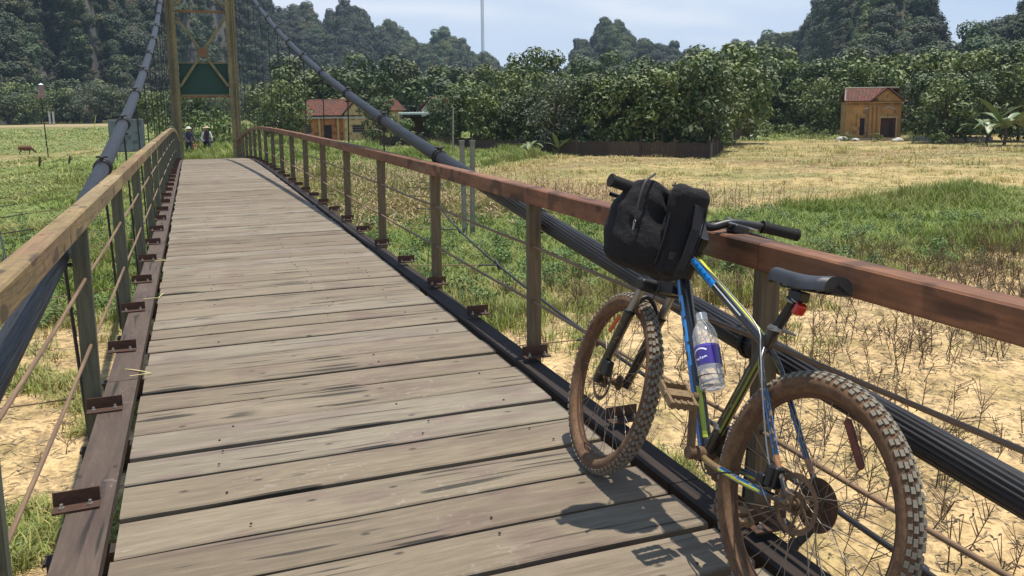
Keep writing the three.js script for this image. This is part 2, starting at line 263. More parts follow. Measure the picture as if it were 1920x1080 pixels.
{
  const R = rng(404), geos = [leafBall(420, 0.125, 7), leafBall(380, 0.14, 8)], lists = [[], []];
  let tries = 0;
  while (lists[0].length + lists[1].length < 88000 && tries++ < 1500000) {
    const az = mix(-16, 58, R()), r = Math.sqrt(mix(130 * 130, 760 * 760, R())), y = hillY(az, r); if (y < 1.5) continue;
    const rk = rockMask(az, r); if (R() < rk * 0.72) continue;
    if (hillY(az, r - 12) > y + 6) continue;                // far slopes that nobody sees from the valley
    const [x, z] = polar(az, r), s = (0.9 + R() * R() * 2.3) * (0.75 + r / 900), tone = (0.25 + 1.5 * Math.pow(fbm(az * 0.8, r * 0.03, 88, 3), 1.6)) * (0.7 + R() * 0.7), yl = R(), near = 1 + 0.35 * step(0.45, 0.6, fbm(az * 0.12 + 3, 0.5, 93, 2));
    lists[R() < 0.5 ? 0 : 1].push([x, y - 2 + s * 0.35, z, s, s * (0.75 + R() * 0.5), s, R() * 6.28, 0, (0.038 + 0.05 * yl * yl) * tone * near, 0.08 * tone * near, (0.016 + 0.008 * (1 - yl)) * tone]);
  }
  lists.forEach((l, i) => stuff('forest_canopy', geos[i], leafMat(0xffffff), l, i ? 'broad crowned forest covering the limestone hills' : 'dense dark green forest covering the limestone hills', 'forest'));
}
// ---------------------------------------------------------------- the footbridge
const M = {};
M.deck = [0xffffff, 0xf1ebe4, 0xf8f4ee, 0xe6dfd8].map(c => std({ color: c, map: T.deck, bumpMap: T.deckBump, bumpScale: 0.0025, roughness: 0.82 }));
M.edge = std({ map: T.edge, roughness: 0.85 }); M.edgeShaded = std({ color: srgb(150, 142, 138), map: T.edge, roughness: 0.9 });  // right boards: same wood tinted darker, handrail shade put into the colour
M.railR = [0xffffff, 0xf4eee8, 0xfaf4f0].map(c => std({ color: c, map: T.railRight, bumpMap: T.deckBump, bumpScale: 0.0015, roughness: 0.68 }));
M.railL = [0xffffff, 0xf4efe6, 0xfaf6ee].map(c => std({ color: c, map: T.railLeft, bumpMap: T.deckBump, bumpScale: 0.0015, roughness: 0.68 }));
M.postR = std({ color: srgb(110, 98, 78), map: T.rust, roughness: 0.7 });
M.post = std({ color: srgb(92, 98, 84), map: T.rust, roughness: 0.6 });
M.rustIron = std({ color: srgb(84, 56, 42), map: T.rust, roughness: 0.75 });
M.rod = std({ color: srgb(150, 122, 98), map: T.rust, roughness: 0.6, metalness: 0.2 });
M.beam = std({ color: srgb(58, 48, 42), map: T.rust, roughness: 0.8 });
M.cable = std({ color: srgb(46, 45, 48), map: T.rust, roughness: 0.42, metalness: 0.1 });
M.black = std({ color: srgb(34, 33, 35), roughness: 0.6 });
M.bolt = std({ color: srgb(170, 168, 160), roughness: 0.4, metalness: 0.7 });
M.nail = std({ color: srgb(46, 38, 34), roughness: 0.8 });

const HALF = 0.94, POST0 = 0.17, BAY = 2.025, RAILX = 1.13, RAILH = 0.945;
const deck = thing('bridge_deck', 'weathered grey timber plank deck of the footbridge', 'bridge deck');
function plankGeo(len, w, th, seed) {
  const R = rng(seed), nseg = 10, pos = [], uv = [], idx = [], bev = 0.005;
  const ring = [[-w / 2, -th], [-w / 2, -bev], [-w / 2 + bev, 0], [0, 0.0015], [w / 2 - bev, 0], [w / 2, -bev], [w / 2, -th]], n = ring.length;
  const ou = R(), ov = R(), e0 = R() * 0.02, e1 = R() * 0.02, cup = (R() - 0.5) * 0.004;
  for (let i = 0; i <= nseg; i++) {
    const t = i / nseg, x = mix(-len / 2 + e0, len / 2 - e1, t);
    const j0 = (vn(t * 5, 0, seed) - 0.5) * 0.007, j1 = (vn(t * 5, 9, seed) - 0.5) * 0.007, jy = (vn(t * 3, 5, seed) - 0.5) * 0.004;
    let s = 0; ring.forEach(([z, y], k) => { const zz = z + (z < 0 ? j0 : z > 0 ? j1 : 0); pos.push(x, y + jy + (k === 3 ? cup : 0), zz); s = zz + (k === 0 || k === 6 ? -y : 0); uv.push(x * 0.5 + ou, (k === 0 ? zz - th : k === 6 ? zz + th : zz) * 0.5 + ov); });
  }
  for (let i = 0; i < nseg; i++) for (let k = 0; k < n; k++) { const a = i * n + k, b = i * n + (k + 1) % n; idx.push(a, b, a + n, b, b + n, a + n); }
  for (const i of [0, nseg]) for (let k = 1; k < n - 1; k++) { const o = i * n; i ? idx.push(o, o + k + 1, o + k) : idx.push(o, o + k, o + k + 1); }
  const g = new THREE.BufferGeometry(); g.setAttribute('position', new THREE.Float32BufferAttribute(pos, 3)); g.setAttribute('uv', new THREE.Float32BufferAttribute(uv, 2)); g.setIndex(idx);
  return toCreasedNormals(g, 0.7);
}
{
  const R = rng(99), variants = Array.from({ length: 16 }, (_, i) => plankGeo(HALF * 2, 0.232, 0.05, 300 + i));
  const nails = [], disc = new THREE.CylinderGeometry(0.005, 0.005, 0.003, 7);
  let d = -6.2;
  while (d < DECK_END) {
    const k = 0.9 + R() * 0.24, w = 0.232 * k, gap = 0.014 + R() * 0.014 + (R() < 0.3 ? 0.012 : 0), c = d + w / 2;
    const p = part('plank', variants[Math.floor(R() * 16)], M.deck[Math.floor(R() * 4)], deck);
    p.position.copy(DP(0, (R() - 0.5) * 0.006, c)); p.scale.z = k;
    p.rotation.set(Math.atan2(deckY(c + 0.1) - deckY(c - 0.1), 0.2) * 1 , (R() - 0.5) * 0.012 + (R() < 0.5 ? Math.PI : 0), 0, 'XYZ');
    if (c < 14) for (const nx of [-0.55, 0.26, 0.72]) for (const nz of [-0.3, 0.3]) if (R() < 0.42) { const q = DP(nx + (R() - 0.5) * 0.11 + (nx > 0 ? (c - 3) * -0.02 : 0), 0.0065, c + nz * w); nails.push(disc.clone().translate(q.x, q.y, q.z)); }
    d += w + gap;
  }
  const nm = part('nail_heads', nails, M.nail, deck); nm.userData.kind = 'stuff';
  // edge boards, joists, cross beams with their angle brackets
  for (const s of [-1, 1]) {
    for (let k = -3; k < 18; k++) {
      const a = POST0 + k * BAY + 0.35, b = a + BAY - 0.006; if (b > DECK_END + 1) break;
      const pos = [], n = 4; const list = [];
      for (let i = 0; i < n; i++) { const d0 = mix(a, b, i / n), d1 = mix(a, b, (i + 1) / n); list.push(s < 0 ? bar(DP(-1.032, -0.026, d0), DP(-1.032, -0.026, d1), 0.145, 0.05) : bar(DP(1.055, -0.055, d0), DP(1.055, -0.055, d1), 0.13, 0.06)); }
      const g = mg(list), u = worldUV(g, 0.5, k * 0.37); const uvs = u.attributes.uv; for (let i = 0; i < uvs.count; i++) uvs.setXY(i, uvs.getY(i), uvs.getX(i));
      part('edge_board', u, s < 0 ? M.edge : M.edgeShaded, deck);
    }
    for (const x of [0.05, 0.62]) { const list = []; for (let d0 = -6.2; d0 < DECK_END; d0 += 2) list.push(bar(DP(s * x, -0.115, d0), DP(s * x, -0.115, Math.min(DECK_END, d0 + 2)), 0.06, 0.12)); part('joist', list, M.beam, deck); }
  }
  for (let d0 = 0.07 - BAY * 3; d0 < DECK_END; d0 += BAY / 2) {
    const y = deckY(d0) - 0.235, x = deckX(d0);
    part('cross_beam', mg([box(2.38, 0.012, 0.07, 0, 0.06, 0), box(2.38, 0.11, 0.012, 0, 0, -0.029), box(2.38, 0.012, 0.07, 0, -0.06, 0)]), M.beam, deck, [x, y, -d0]);
    for (const s of [-1, 1]) {
      const g = mg([box(0.15, 0.058, 0.007, 0, 0.029, -0.03), box(0.15, 0.007, 0.055, 0, 0.0035, 0)]);
      const bx = s < 0 ? -1.075 : 1.105, b = part('angle_bracket', g, M.rustIron, deck, [x + bx, deckY(d0) + 0.001, -d0]); b.rotation.y = (hash(Math.round(d0 * 10), s, 5) - 0.5) * 0.12;
      if (d0 < 12) for (const o of [-0.045, 0.045]) part('bolt', mg([new THREE.CylinderGeometry(0.010, 0.010, 0.009, 6).translate(0, 0.011, 0), new THREE.CylinderGeometry(0.0055, 0.0055, 0.022, 8).translate(0, 0.016, 0)]), M.bolt, b, [o, 0, 0.004]);
    }
  }
}
// railings
for (const s of [-1, 1]) {
  const rail = thing('bridge_railing', s < 0 ? 'tan bridge railing on the left with grey steel posts and rods' : 'reddish brown bridge railing on the right that the bicycle leans on', 'railing');
  const mats = s < 0 ? M.railL : M.railR;
  const posts = []; for (let k = -3; k < 19; k++) { const d = POST0 + k * BAY; if (d > DECK_END - 0.4) break; posts.push(d); }
  const chan = mg([box(0.072, 1, 0.007, 0, 0.5, 0.014), box(0.007, 1, 0.036, -0.0325, 0.5, -0.0075), box(0.007, 1, 0.036, 0.0325, 0.5, -0.0075)]);
  posts.forEach((d, i) => {
    const base = DP(s * RAILX, -0.30, d), p = part('post', chan, s < 0 ? M.post : M.postR, rail, [base.x, base.y, base.z]); p.scale.y = RAILH - 0.085 + 0.30;
    if (i) {
      const d0 = posts[i - 1], n = 5, list = [], tops = [];
      for (let k = 0; k < n; k++) { const a = mix(d0, d, k / n) + (k ? 0 : 0.0015), b = mix(d0, d, (k + 1) / n); list.push(a, b); }
      const pts = [d0 + 0.0015, ...Array.from({ length: n - 1 }, (_, k) => mix(d0, d, (k + 1) / n)), d - 0.0015];
      const sect = new THREE.Shape(); const hw = 0.042, hh = 0.046, r = 0.006;
      sect.moveTo(-hw + r, -hh); sect.lineTo(hw - r, -hh); sect.lineTo(hw, -hh + r); sect.lineTo(hw, hh - r); sect.lineTo(hw - r, hh); sect.lineTo(-hw + r, hh); sect.lineTo(-hw, hh - r); sect.lineTo(-hw, -hh + r); sect.closePath();
      const prof = sect.getPoints().slice(0, 8), pos = [], uv = [], idx = [], m = prof.length, off = hash(i, s + 3, 8) * 3;
      let per = [0]; for (let k = 0; k < m; k++) per.push(per[k] + prof[k].distanceTo(prof[(k + 1) % m]));
      pts.forEach((q, r2) => { for (let k = 0; k <= m; k++) { const c = prof[k % m], P = DP(s * RAILX + c.x * 1, RAILH - hh + c.y, q); pos.push(P.x, P.y, P.z); uv.push(q * 0.5 + off, per[k] * 0.5 + off); } });
      for (let a = 0; a < pts.length - 1; a++) for (let k = 0; k < m; k++) { const o = a * (m + 1) + k, b = o + 1, c = o + m + 1; idx.push(o, b, c, b, c + 1, c); }
      const e = (pts.length - 1) * (m + 1); for (let k = 1; k < m - 1; k++) { idx.push(0, k + 1, k, e, e + k, e + k + 1); }
      const g = new THREE.BufferGeometry(); g.setAttribute('position', new THREE.Float32BufferAttribute(pos, 3)); g.setAttribute('uv', new THREE.Float32BufferAttribute(uv, 2)); g.setIndex(idx);
      part('handrail', toCreasedNormals(g, 0.5), mats[i % 3], rail);
      for (const hgt of [0.30, 0.615]) part('rod', tube([0, 0.33, 0.66, 1].map(t => DP(s * (RAILX - 0.012), hgt - Math.sin(t * Math.PI) * 0.008, mix(d0, d, t))), 0.0085, 8, 6), M.rod, rail);
    }
  });
}
// suspension cables: bundles of strands, with a clamp and a hanger rod at every post
const cableY = d => 0.33 + 0.08 * d + 0.0034 * d * d, CABX = d => mix(1.235, 1.14, clamp(d / 36));
const TOWER = 36.5;
for (const s of [-1, 1]) {
  const cab = thing('suspension_cable', s < 0 ? 'black stranded suspension cable outside the left railing' : 'black stranded suspension cable outside the right railing', 'cable');
  const lobes = 20, per = 5, m = lobes * per, N = 260, pos = [], idx = [];
  for (let i = 0; i <= N; i++) {
    const d = mix(-7, TOWER, i / N), y = cableY(d), sl = 0.08 + 0.0068 * d, c = DP(s * CABX(d), 0, d); c.y = y;
    const t = V(0, sl, -1).normalize(), side = V(1, 0, 0), up = V().crossVectors(side, t).multiplyScalar(1);
    for (let k = 0; k < m; k++) { const a = k / m * 6.2832, f = 0.041 + 0.0085 * Math.sqrt(Math.abs(Math.cos((a + d * 0.5) * lobes / 2))), rx = Math.cos(a) * f, ry = Math.sin(a) * f * 1.05; pos.push(c.x + side.x * rx + up.x * ry, c.y + side.y * rx + up.y * ry, c.z + side.z * rx + up.z * ry); }
    if (i) for (let k = 0; k < m; k++) { const a = (i - 1) * m + k, b = (i - 1) * m + (k + 1) % m; idx.push(a, b, a + m, b, b + m, a + m); }
  }
  const g = new THREE.BufferGeometry(); g.setAttribute('position', new THREE.Float32BufferAttribute(pos, 3)); g.setIndex(idx); g.computeVertexNormals(); worldUV(g, 2.3);
  part('strand_bundle', g, M.cable, cab);
  for (let k = -3; k < 18; k++) {
    const d = POST0 + k * BAY + 0.17, y = cableY(d), x = s * CABX(d) + deckX(d), sl = Math.atan(0.08 + 0.0068 * d); if (d > TOWER - 0.8) break;
    const cl = part('clamp', mg([new THREE.TorusGeometry(0.052, 0.011, 6, 18).translate(0, 0, -0.03), new THREE.TorusGeometry(0.052, 0.011, 6, 18).translate(0, 0, 0.03), box(0.022, 0.035, 0.07, 0, 0.064, 0), box(0.02, 0.06, 0.045, 0, -0.075, 0), new THREE.CylinderGeometry(0.008, 0.008, 0.075, 6).rotateZ(1.57).translate(0, -0.092, 0), new THREE.CylinderGeometry(0.008, 0.008, 0.075, 6).rotateZ(1.57).translate(0, 0.078, 0)]), M.black, cab, [x, y, -d]); cl.rotation.x = sl;
    const bottom = DP(s * 1.185, -0.18, d); const top = V(x, y - 0.10, -d);
    if (top.y > bottom.y + 0.2) part('hanger', mg([rod(top, bottom, 0.0085, 0.0085, 8), new THREE.TorusGeometry(0.022, 0.008, 6, 12).rotateY(1.57).translate(top.x, top.y, top.z)]), M.black, cab);
  }
}
// wind guys: lighter ropes well outside the deck, tied to the cross beams
for (const s of [-1, 1]) {
  const guy = thing('wind_guy', s < 0 ? 'thin wind guy rope with ties beyond the left railing' : 'thin wind guy rope with ties beyond the right railing', 'guy rope');
  const gx = d => s * (1.5 + 0.045 * Math.abs(d) + 0.0065 * d * d) , gy = d => -0.16 - 0.004 * d;
  const pts = []; for (let d = -6; d <= 30; d += 1.8) pts.push(V(gx(d), gy(d) - d * d * 0.0012, -d));
  part('rope', tube(pts, 0.013, 80, 6), M.cable, guy);
  for (let k = 1; k < 12; k += 1) {
    const d = 1.95 + (k - 1) * BAY * 1.5 , a = DP(s * 1.32, -0.2, d), b = V(gx(d), gy(d) - d * d * 0.0012, -d); if (d > 24) break;
    part('tie_wire', rod(a, b, 0.005, 0.005, 5), M.rod, guy);
    const j = b.clone().lerp(a, 0.18); part('turnbuckle', mg([rod(j.clone().lerp(a, 0.05), b, 0.010, 0.010, 6), new THREE.TorusGeometry(0.024, 0.006, 5, 12).rotateX(1.57).translate(b.x, b.y, b.z), rod(b.clone().add(V(0, -0.03, 0.06)), b.clone().add(V(0, 0.03, -0.06)), 0.02, 0.02, 6)]), M.black, guy);
  }
}
// far tower
{
  const tw = thing('bridge_tower', 'tall tan steel portal tower at the far end of the bridge', 'tower', [deckX(TOWER), 0, -TOWER]);
  const tan = std({ color: srgb(146, 134, 98), map: T.rust, roughness: 0.75 }), rusty = std({ color: srgb(148, 110, 74), map: T.rust, roughness: 0.8 });
  const base = -1.5, top = 7.75, h = top - base, y = (top + base) / 2;
  for (const s of [-1, 1]) part('leg', worldUV(mg([box(0.13, h, 0.30, -0.115, y, 0), box(0.13, h, 0.30, 0.115, y, 0), box(0.11, h, 0.20, 0, y, 0), box(0.5, 0.16, 0.42, 0, base + 0.08, 0), box(0.42, 0.1, 0.4, 0, top + 0.05, 0)]), 0.4, s), tan, tw, [s * 1.14, 0, 0]);
  const cross = (yy, w = 0.09) => part('cross_bar', worldUV(box(1.9, w, 0.1, 0, yy, 0), 0.6, yy), rusty, tw);
  cross(5.19); cross(1.80, 0.07); cross(7.5, 0.2);
  const X = (y0, y1) => { for (const s of [-1, 1]) part('brace', worldUV(bar(V(-s * 0.93, y0, s * 0.045), V(s * 0.93, y1, s * 0.045), 0.085, 0.10), 0.6, s), tan, tw); part('gusset_plate', new THREE.CylinderGeometry(0.2, 0.2, 0.02, 8).rotateX(1.5708).rotateZ(0.39).translate(0, (y0 + y1) / 2, 0.105), rusty, tw); };
  X(2.2, 4.95); X(5.4, 7.35);
  part('cable_saddle', mg([-1, 1].map(s => new THREE.CylinderGeometry(0.16, 0.16, 0.24, 14).rotateZ(1.5708).translate(s * 1.14, top + 0.02, 0))), M.black, tw);
  const sign = part('sign_board', mg([rbox(1.88, 1.28, 0.03, 0.008, 0, 2.49, -0.18)]), std({ color: srgb(18, 62, 50), roughness: 0.55 }), tw); sign.userData.label = 'dark green sign board hung in the tower';
  part('sign_frame', mg([box(1.9, 0.05, 0.05, 0, 3.155, -0.15), box(1.9, 0.05, 0.05, 0, 1.87, -0.15)]), tan, sign);
  const ab = thing('abutment', 'low concrete abutment under the far end of the bridge', 'abutment', [deckX(38), 0, -38.6]);
  part('block', rbox(3.4, 1.6, 2.4, 0.04, 0, -1.98, 0), std({ color: srgb(150, 140, 122), map: T.plaster, roughness: 0.9 }), ab);
}
// ---------------------------------------------------------------- the mountain bike leaning on the right railing
// local axes: x forward, y up in the bike's plane, z to its right
const bikeFrame = new THREE.Matrix4().makeBasis(V(-0.0285, 0, -0.9996), V(0.2533, 0.9674, -0.0072), V(0.967, -0.2534, -0.0275)).setPosition(0.767, 0, -1.648);
const B = {};
B.black = std({ color: srgb(26, 26, 28), roughness: 0.45 });
B.rubber = std({ color: srgb(30, 29, 29), roughness: 0.85 });
B.tyre = std({ color: 0xffffff, map: T.mud, roughness: 0.95 });
B.knob = std({ color: srgb(150, 142, 128), map: T.rust, roughness: 0.95 });
B.rim = std({ color: srgb(104, 74, 52), map: T.rust, roughness: 0.8 });
B.spoke = std({ color: srgb(150, 140, 126), roughness: 0.4, metalness: 0.7 });
B.steel = std({ color: srgb(150, 150, 150), roughness: 0.35, metalness: 0.85 });
B.mudSteel = std({ color: srgb(120, 96, 74), map: T.rust, roughness: 0.8, metalness: 0.2 });
B.mudPedal = std({ color: srgb(150, 126, 96), map: T.rust, roughness: 0.95 });
B.saddle = std({ color: srgb(52, 54, 58), roughness: 0.5 });
B.red = new THREE.MeshPhysicalMaterial({ color: srgb(176, 26, 18), roughness: 0.25, clearcoat: 0.6 });
B.reflector = std({ color: srgb(122, 62, 42), map: T.rust, roughness: 0.6 });
function paint(w, h, draw) { const c = document.createElement('canvas'); c.width = w; c.height = h; draw(c.getContext('2d'), w, h); const t = new THREE.CanvasTexture(c); t.colorSpace = THREE.SRGBColorSpace; t.wrapS = t.wrapT = THREE.RepeatWrapping; return new THREE.MeshPhysicalMaterial({ map: t, roughness: 0.35, clearcoat: 0.7, clearcoatRoughness: 0.2 }); }
const BLUE = '#1173c8', LIME = '#cfd83c', INK = '#15161a';
const spots = (x, w, h, seed, n) => { const R = rng(seed); for (let i = 0; i < n; i++) { x.fillStyle = `rgba(${150 + R() * 30 | 0},${112 + R() * 30 | 0},${78 + R() * 20 | 0},${0.25 + R() * 0.5})`; x.beginPath(); x.ellipse(R() * w, R() * h, 1 + R() * 3, 1 + R() * 6, R() * 3, 0, 7); x.fill(); } };
// a frame tube: u = 0 faces up/forward of the bike, u grows towards its left side
function tubePart(name, a, b, r0, r1, mat, parent, flat = 1) {
  const d = b.clone().sub(a), L = d.length(); d.normalize();
  const zed = V(0, 0, 1), n = V().crossVectors(zed, d).normalize();   // in-plane normal
  const g = new THREE.CylinderGeometry(r1, r0, L, 20, 1).scale(1, 1, flat);
  g.applyMatrix4(new THREE.Matrix4().makeBasis(n, d, V().crossVectors(n, d)));
  return part(name, g.translate((a.x + b.x) / 2, (a.y + b.y) / 2, (a.z + b.z) / 2), mat, parent);
}
const swapUV = (g) => { const u = g.children[g.children.length - 1].geometry.attributes.uv; for (let i = 0; i < u.count; i++) u.setXY(i, u.getY(i), 1 - u.getX(i)); };
function wheelParts(w, r, rear) {                         // wheel round its own axle, axis along z
  const rc = r - 0.033;
  const tg = new THREE.TorusGeometry(rc, 0.030, 14, 96); { const uv = tg.attributes.uv; for (let i = 0; i < uv.count; i++) uv.setXY(i, uv.getX(i) * 3, uv.getY(i)); }
  const tyre = part('tyre', tg, B.tyre, w);
  const kn = [], R = rng(rear ? 5 : 6);
  const addK = (ang, tilt, lx, ly, hgt) => { const g = new THREE.BoxGeometry(hgt, ly, lx); g.translate(0.0295 + hgt * 0.2, 0, 0); g.rotateY(-tilt); g.translate(rc, 0, 0); g.rotateZ(ang); kn.push(g); };
  const n = 76; for (let i = 0; i < n; i++) { const a = i / n * 6.2832; const jt = () => (R() - 0.5) * 0.006, jl = () => 0.85 + R() * 0.35; addK(a + jt(), 0.16, 0.011, 0.015 * jl(), 0.008); addK(a + 0.5 / n * 6.2832 + jt(), -0.16, 0.011, 0.015 * jl(), 0.008); addK(a + 0.25 / n * 6.2832 + jt(), 0.52, 0.010, 0.015 * jl(), 0.007); addK(a + 0.75 / n * 6.2832 + jt(), -0.52, 0.010, 0.015 * jl(), 0.007); addK(a + 0.1 / n * 6.2832 + jt(), 0.9, 0.010, 0.014 * jl(), 0.006); addK(a + 0.6 / n * 6.2832 + jt(), -0.9, 0.010, 0.014 * jl(), 0.006); }
  const tread = part('tread_knobs', kn, B.knob, w); tread.userData.kind = 'stuff';
  part('rim', new THREE.LatheGeometry([[rc - 0.020, -0.012], [rc - 0.012, -0.015], [rc - 0.008, -0.0135], [rc - 0.012, 0.0], [rc - 0.008, 0.0135], [rc - 0.012, 0.015], [rc - 0.020, 0.012], [rc - 0.036, 0.007], [rc - 0.040, 0], [rc - 0.036, -0.007], [rc - 0.020, -0.012]].map(p => new THREE.Vector2(p[0], p[1])), 72).rotateX(Math.PI / 2), B.rim, w);
  for (let i = 0; i < 32; i++) { const a = i / 32 * 6.2832, side = i % 2 ? 1 : -1, off = (i % 4 < 2 ? 1 : -1) * 1.05; part('spoke', rod(V(Math.cos(a + off) * 0.024, Math.sin(a + off) * 0.024, side * 0.03), V(Math.cos(a) * (rc - 0.038), Math.sin(a) * (rc - 0.038), side * 0.003), 0.0013, 0.0013, 4), B.spoke, w); }
  part('hub', mg([new THREE.CylinderGeometry(0.015, 0.015, 0.09, 14).rotateX(1.5708), new THREE.CylinderGeometry(0.029, 0.029, 0.006, 18).rotateX(1.5708).translate(0, 0, 0.03), new THREE.CylinderGeometry(0.029, 0.029, 0.006, 18).rotateX(1.5708).translate(0, 0, -0.03), new THREE.CylinderGeometry(0.007, 0.007, rear ? 0.15 : 0.12, 8).rotateX(1.5708)]), B.mudSteel, w);
  const disc = [new THREE.RingGeometry(0.064, 0.08, 40).translate(0, 0, -0.042), new THREE.RingGeometry(0.018, 0.03, 24).translate(0, 0, -0.042)]; for (let i = 0; i < 6; i++) { const a = i / 6 * 6.2832; disc.push(bar(V(Math.cos(a) * 0.026, Math.sin(a) * 0.026, -0.0415), V(Math.cos(a + 0.5) * 0.068, Math.sin(a + 0.5) * 0.068, -0.0415), 0.006, 0.0018, V(0, 0, 1))); }
  part('brake_disc', disc, B.mudSteel, w);
  if (rear) {
    const cas = []; [0.047, 0.042, 0.037, 0.032, 0.027, 0.023].forEach((q, i) => { const s = new THREE.Shape(), n2 = Math.round(q * 420); for (let k = 0; k <= n2 * 2; k++) { const a = k / (n2 * 2) * 6.2832, rr = q + (k % 2 ? 0.0025 : -0.0015); k ? s.lineTo(Math.cos(a) * rr, Math.sin(a) * rr) : s.moveTo(rr, 0); } cas.push(new THREE.ExtrudeGeometry(s, { depth: 0.0016, bevelEnabled: false }).translate(0, 0, 0.037 + i * 0.0044)); });
    part('cassette', cas, B.mudSteel, w);
    part('spoke_guard', new THREE.CylinderGeometry(0.072, 0.072, 0.002, 32).rotateX(1.5708).translate(0, 0, 0.034), B.rim, w);
    const a = V(-0.07, 0.25, -0.006), b = V(-0.138, 0.166, -0.006), dir = b.clone().sub(a); const g = new THREE.CapsuleGeometry(0.0125, dir.length(), 4, 10).scale(1, 1, 0.5); g.applyQuaternion(new THREE.Quaternion().setFromUnitVectors(V(0, 1, 0), dir.clone().normalize())); g.translate((a.x + b.x) / 2, (a.y + b.y) / 2, -0.008); part('spoke_reflector', g, B.reflector, w);
  } else { const g = new THREE.CapsuleGeometry(0.012, 0.075, 4, 10).scale(1, 1, 0.5).rotateZ(0.6).translate(0.10, 0.21, -0.008); part('spoke_reflector', g, std({ color: srgb(190, 86, 40), roughness: 0.5 }), w); }
}
const bike = thing('mountain_bike', 'muddy blue, black and lime mountain bike leaning against the right railing', 'bicycle');
bike.applyMatrix4(bikeFrame);
const STEER = -0.131, AXIS = V(-Math.cos(70 * Math.PI / 180), Math.sin(70 * Math.PI / 180), 0).normalize(), PIVOT = V(0.745, 0.85, 0);
const steerM = new THREE.Matrix4().makeTranslation(PIVOT.x, PIVOT.y, 0).multiply(new THREE.Matrix4().makeRotationAxis(AXIS, STEER)).multiply(new THREE.Matrix4().makeTranslation(-PIVOT.x, -PIVOT.y, 0));
const WR = 0.352;
{
  const rw = group('rear_wheel', bike); rw.position.set(0, WR, 0); wheelParts(rw, WR, true);
  const fw = group('front_wheel', bike); fw.applyMatrix4(new THREE.Matrix4().makeTranslation(1.088, WR, 0)); fw.applyMatrix4(steerM); wheelParts(fw, WR, false);
  // frame
  const BBp = V(0.435, 0.318, 0), ST = V(0.288, 0.735, 0), HT = V(0.735, 0.915, 0), HB = V(0.775, 0.80, 0);
  const frame = group('frame', bike);
  const down = paint(256, 512, (x, w, h) => { x.fillStyle = INK; x.fillRect(0, 0, w, h); x.fillStyle = BLUE; x.fillRect(w * 0.80, 0, w * 0.2, h); x.fillRect(0, 0, w * 0.03, h); x.fillStyle = '#2f93e6'; for (const [a, b] of [[0.10, 0.13], [0.25, 0.13], [0.40, 0.12]]) { x.fillStyle = '#2f93e6'; x.fillRect(w * 0.86, h * a, w * 0.14, h * b); x.fillRect(0, h * a, w * 0.07, h * b); x.fillStyle = INK; x.fillRect(w * 0.91, h * (a + 0.035), w * 0.09, h * b * 0.42); } x.fillStyle = '#9fb02e'; x.fillRect(w * 0.10, h * 0.64, w * 0.12, h * 0.28); spots(x, w, h, 3, 60); });
  const top = paint(256, 512, (x, w, h) => { x.fillStyle = INK; x.fillRect(0, 0, w, h); x.fillStyle = LIME; x.fillRect(w * 0.19, 0, w * 0.10, h); x.fillStyle = '#c9d2d6'; x.fillRect(w * 0.03, h * 0.32, w * 0.04, h * 0.4); x.fillStyle = '#1f86dd'; x.fillRect(w * 0.90, 0, w * 0.1, h * 0.36); x.fillRect(0, 0, w * 0.12, h * 0.36); x.fillStyle = '#0f4f8e'; for (let i = 0; i < 5; i++) { x.fillRect(0, h * (0.05 + i * 0.06), w * 0.09, h * 0.014); } spots(x, w, h, 4, 20); });
  const seat = paint(128, 256, (x, w, h) => { x.fillStyle = INK; x.fillRect(0, 0, w, h); x.fillStyle = '#7c8a2c'; x.fillRect(w * 0.12, h * 0.2, w * 0.07, h * 0.6); x.fillRect(w * 0.02, h * 0.3, w * 0.02, h * 0.4); spots(x, w, h, 5, 50); });
  const stay = paint(64, 256, (x, w, h) => { x.fillStyle = '#125a9c'; x.fillRect(0, 0, w, h); x.fillStyle = INK; x.fillRect(0, 0, w, h * 0.3); x.fillRect(w * 0.55, 0, w * 0.2, h); x.fillStyle = '#aeb8b4'; x.fillRect(w * 0.30, h * 0.04, w * 0.08, h * 0.5); x.fillStyle = '#7d8f3a'; x.fillRect(w * 0.42, h * 0.04, w * 0.08, h * 0.3); x.fillStyle = '#94603a'; x.fillRect(0, h * 0.74, w, h * 0.1); x.fillStyle = '#201f20'; x.fillRect(0, h * 0.84, w, h * 0.16); spots(x, w, h, 6, 110); });
  const chain = paint(64, 256, (x, w, h) => { x.fillStyle = '#125a9c'; x.fillRect(0, 0, w, h); for (const k of [0.0, 0.35, 0.68]) { x.fillStyle = LIME; x.fillRect(w * k, h * 0.25, w * 0.13, h * 0.5); x.fillStyle = INK; x.fillRect(w * (k + 0.2), 0, w * 0.07, h); } x.fillStyle = '#7e6a48'; x.fillRect(0, 0, w, h * 0.28); x.fillStyle = '#2a2420'; x.fillRect(0, h * 0.82, w, h * 0.18); spots(x, w, h, 7, 130); });
  tubePart('down_tube', BBp, HB.clone().add(V(-0.01, 0.012, 0)), 0.024, 0.026, down, frame, 0.9);
  tubePart('top_tube', ST.clone().add(V(0.006, -0.022, 0)), HT.clone().add(V(0.006, -0.018, 0)), 0.017, 0.021, top, frame);
  tubePart('seat_tube', BBp, ST.clone().add(V(-0.012, 0.034, 0)), 0.018, 0.0175, seat, frame);
  tubePart('head_tube', HB.clone().add(V(0.004, -0.012, 0)), HT.clone().add(V(-0.004, 0.012, 0)), 0.024, 0.024, B.black, frame);
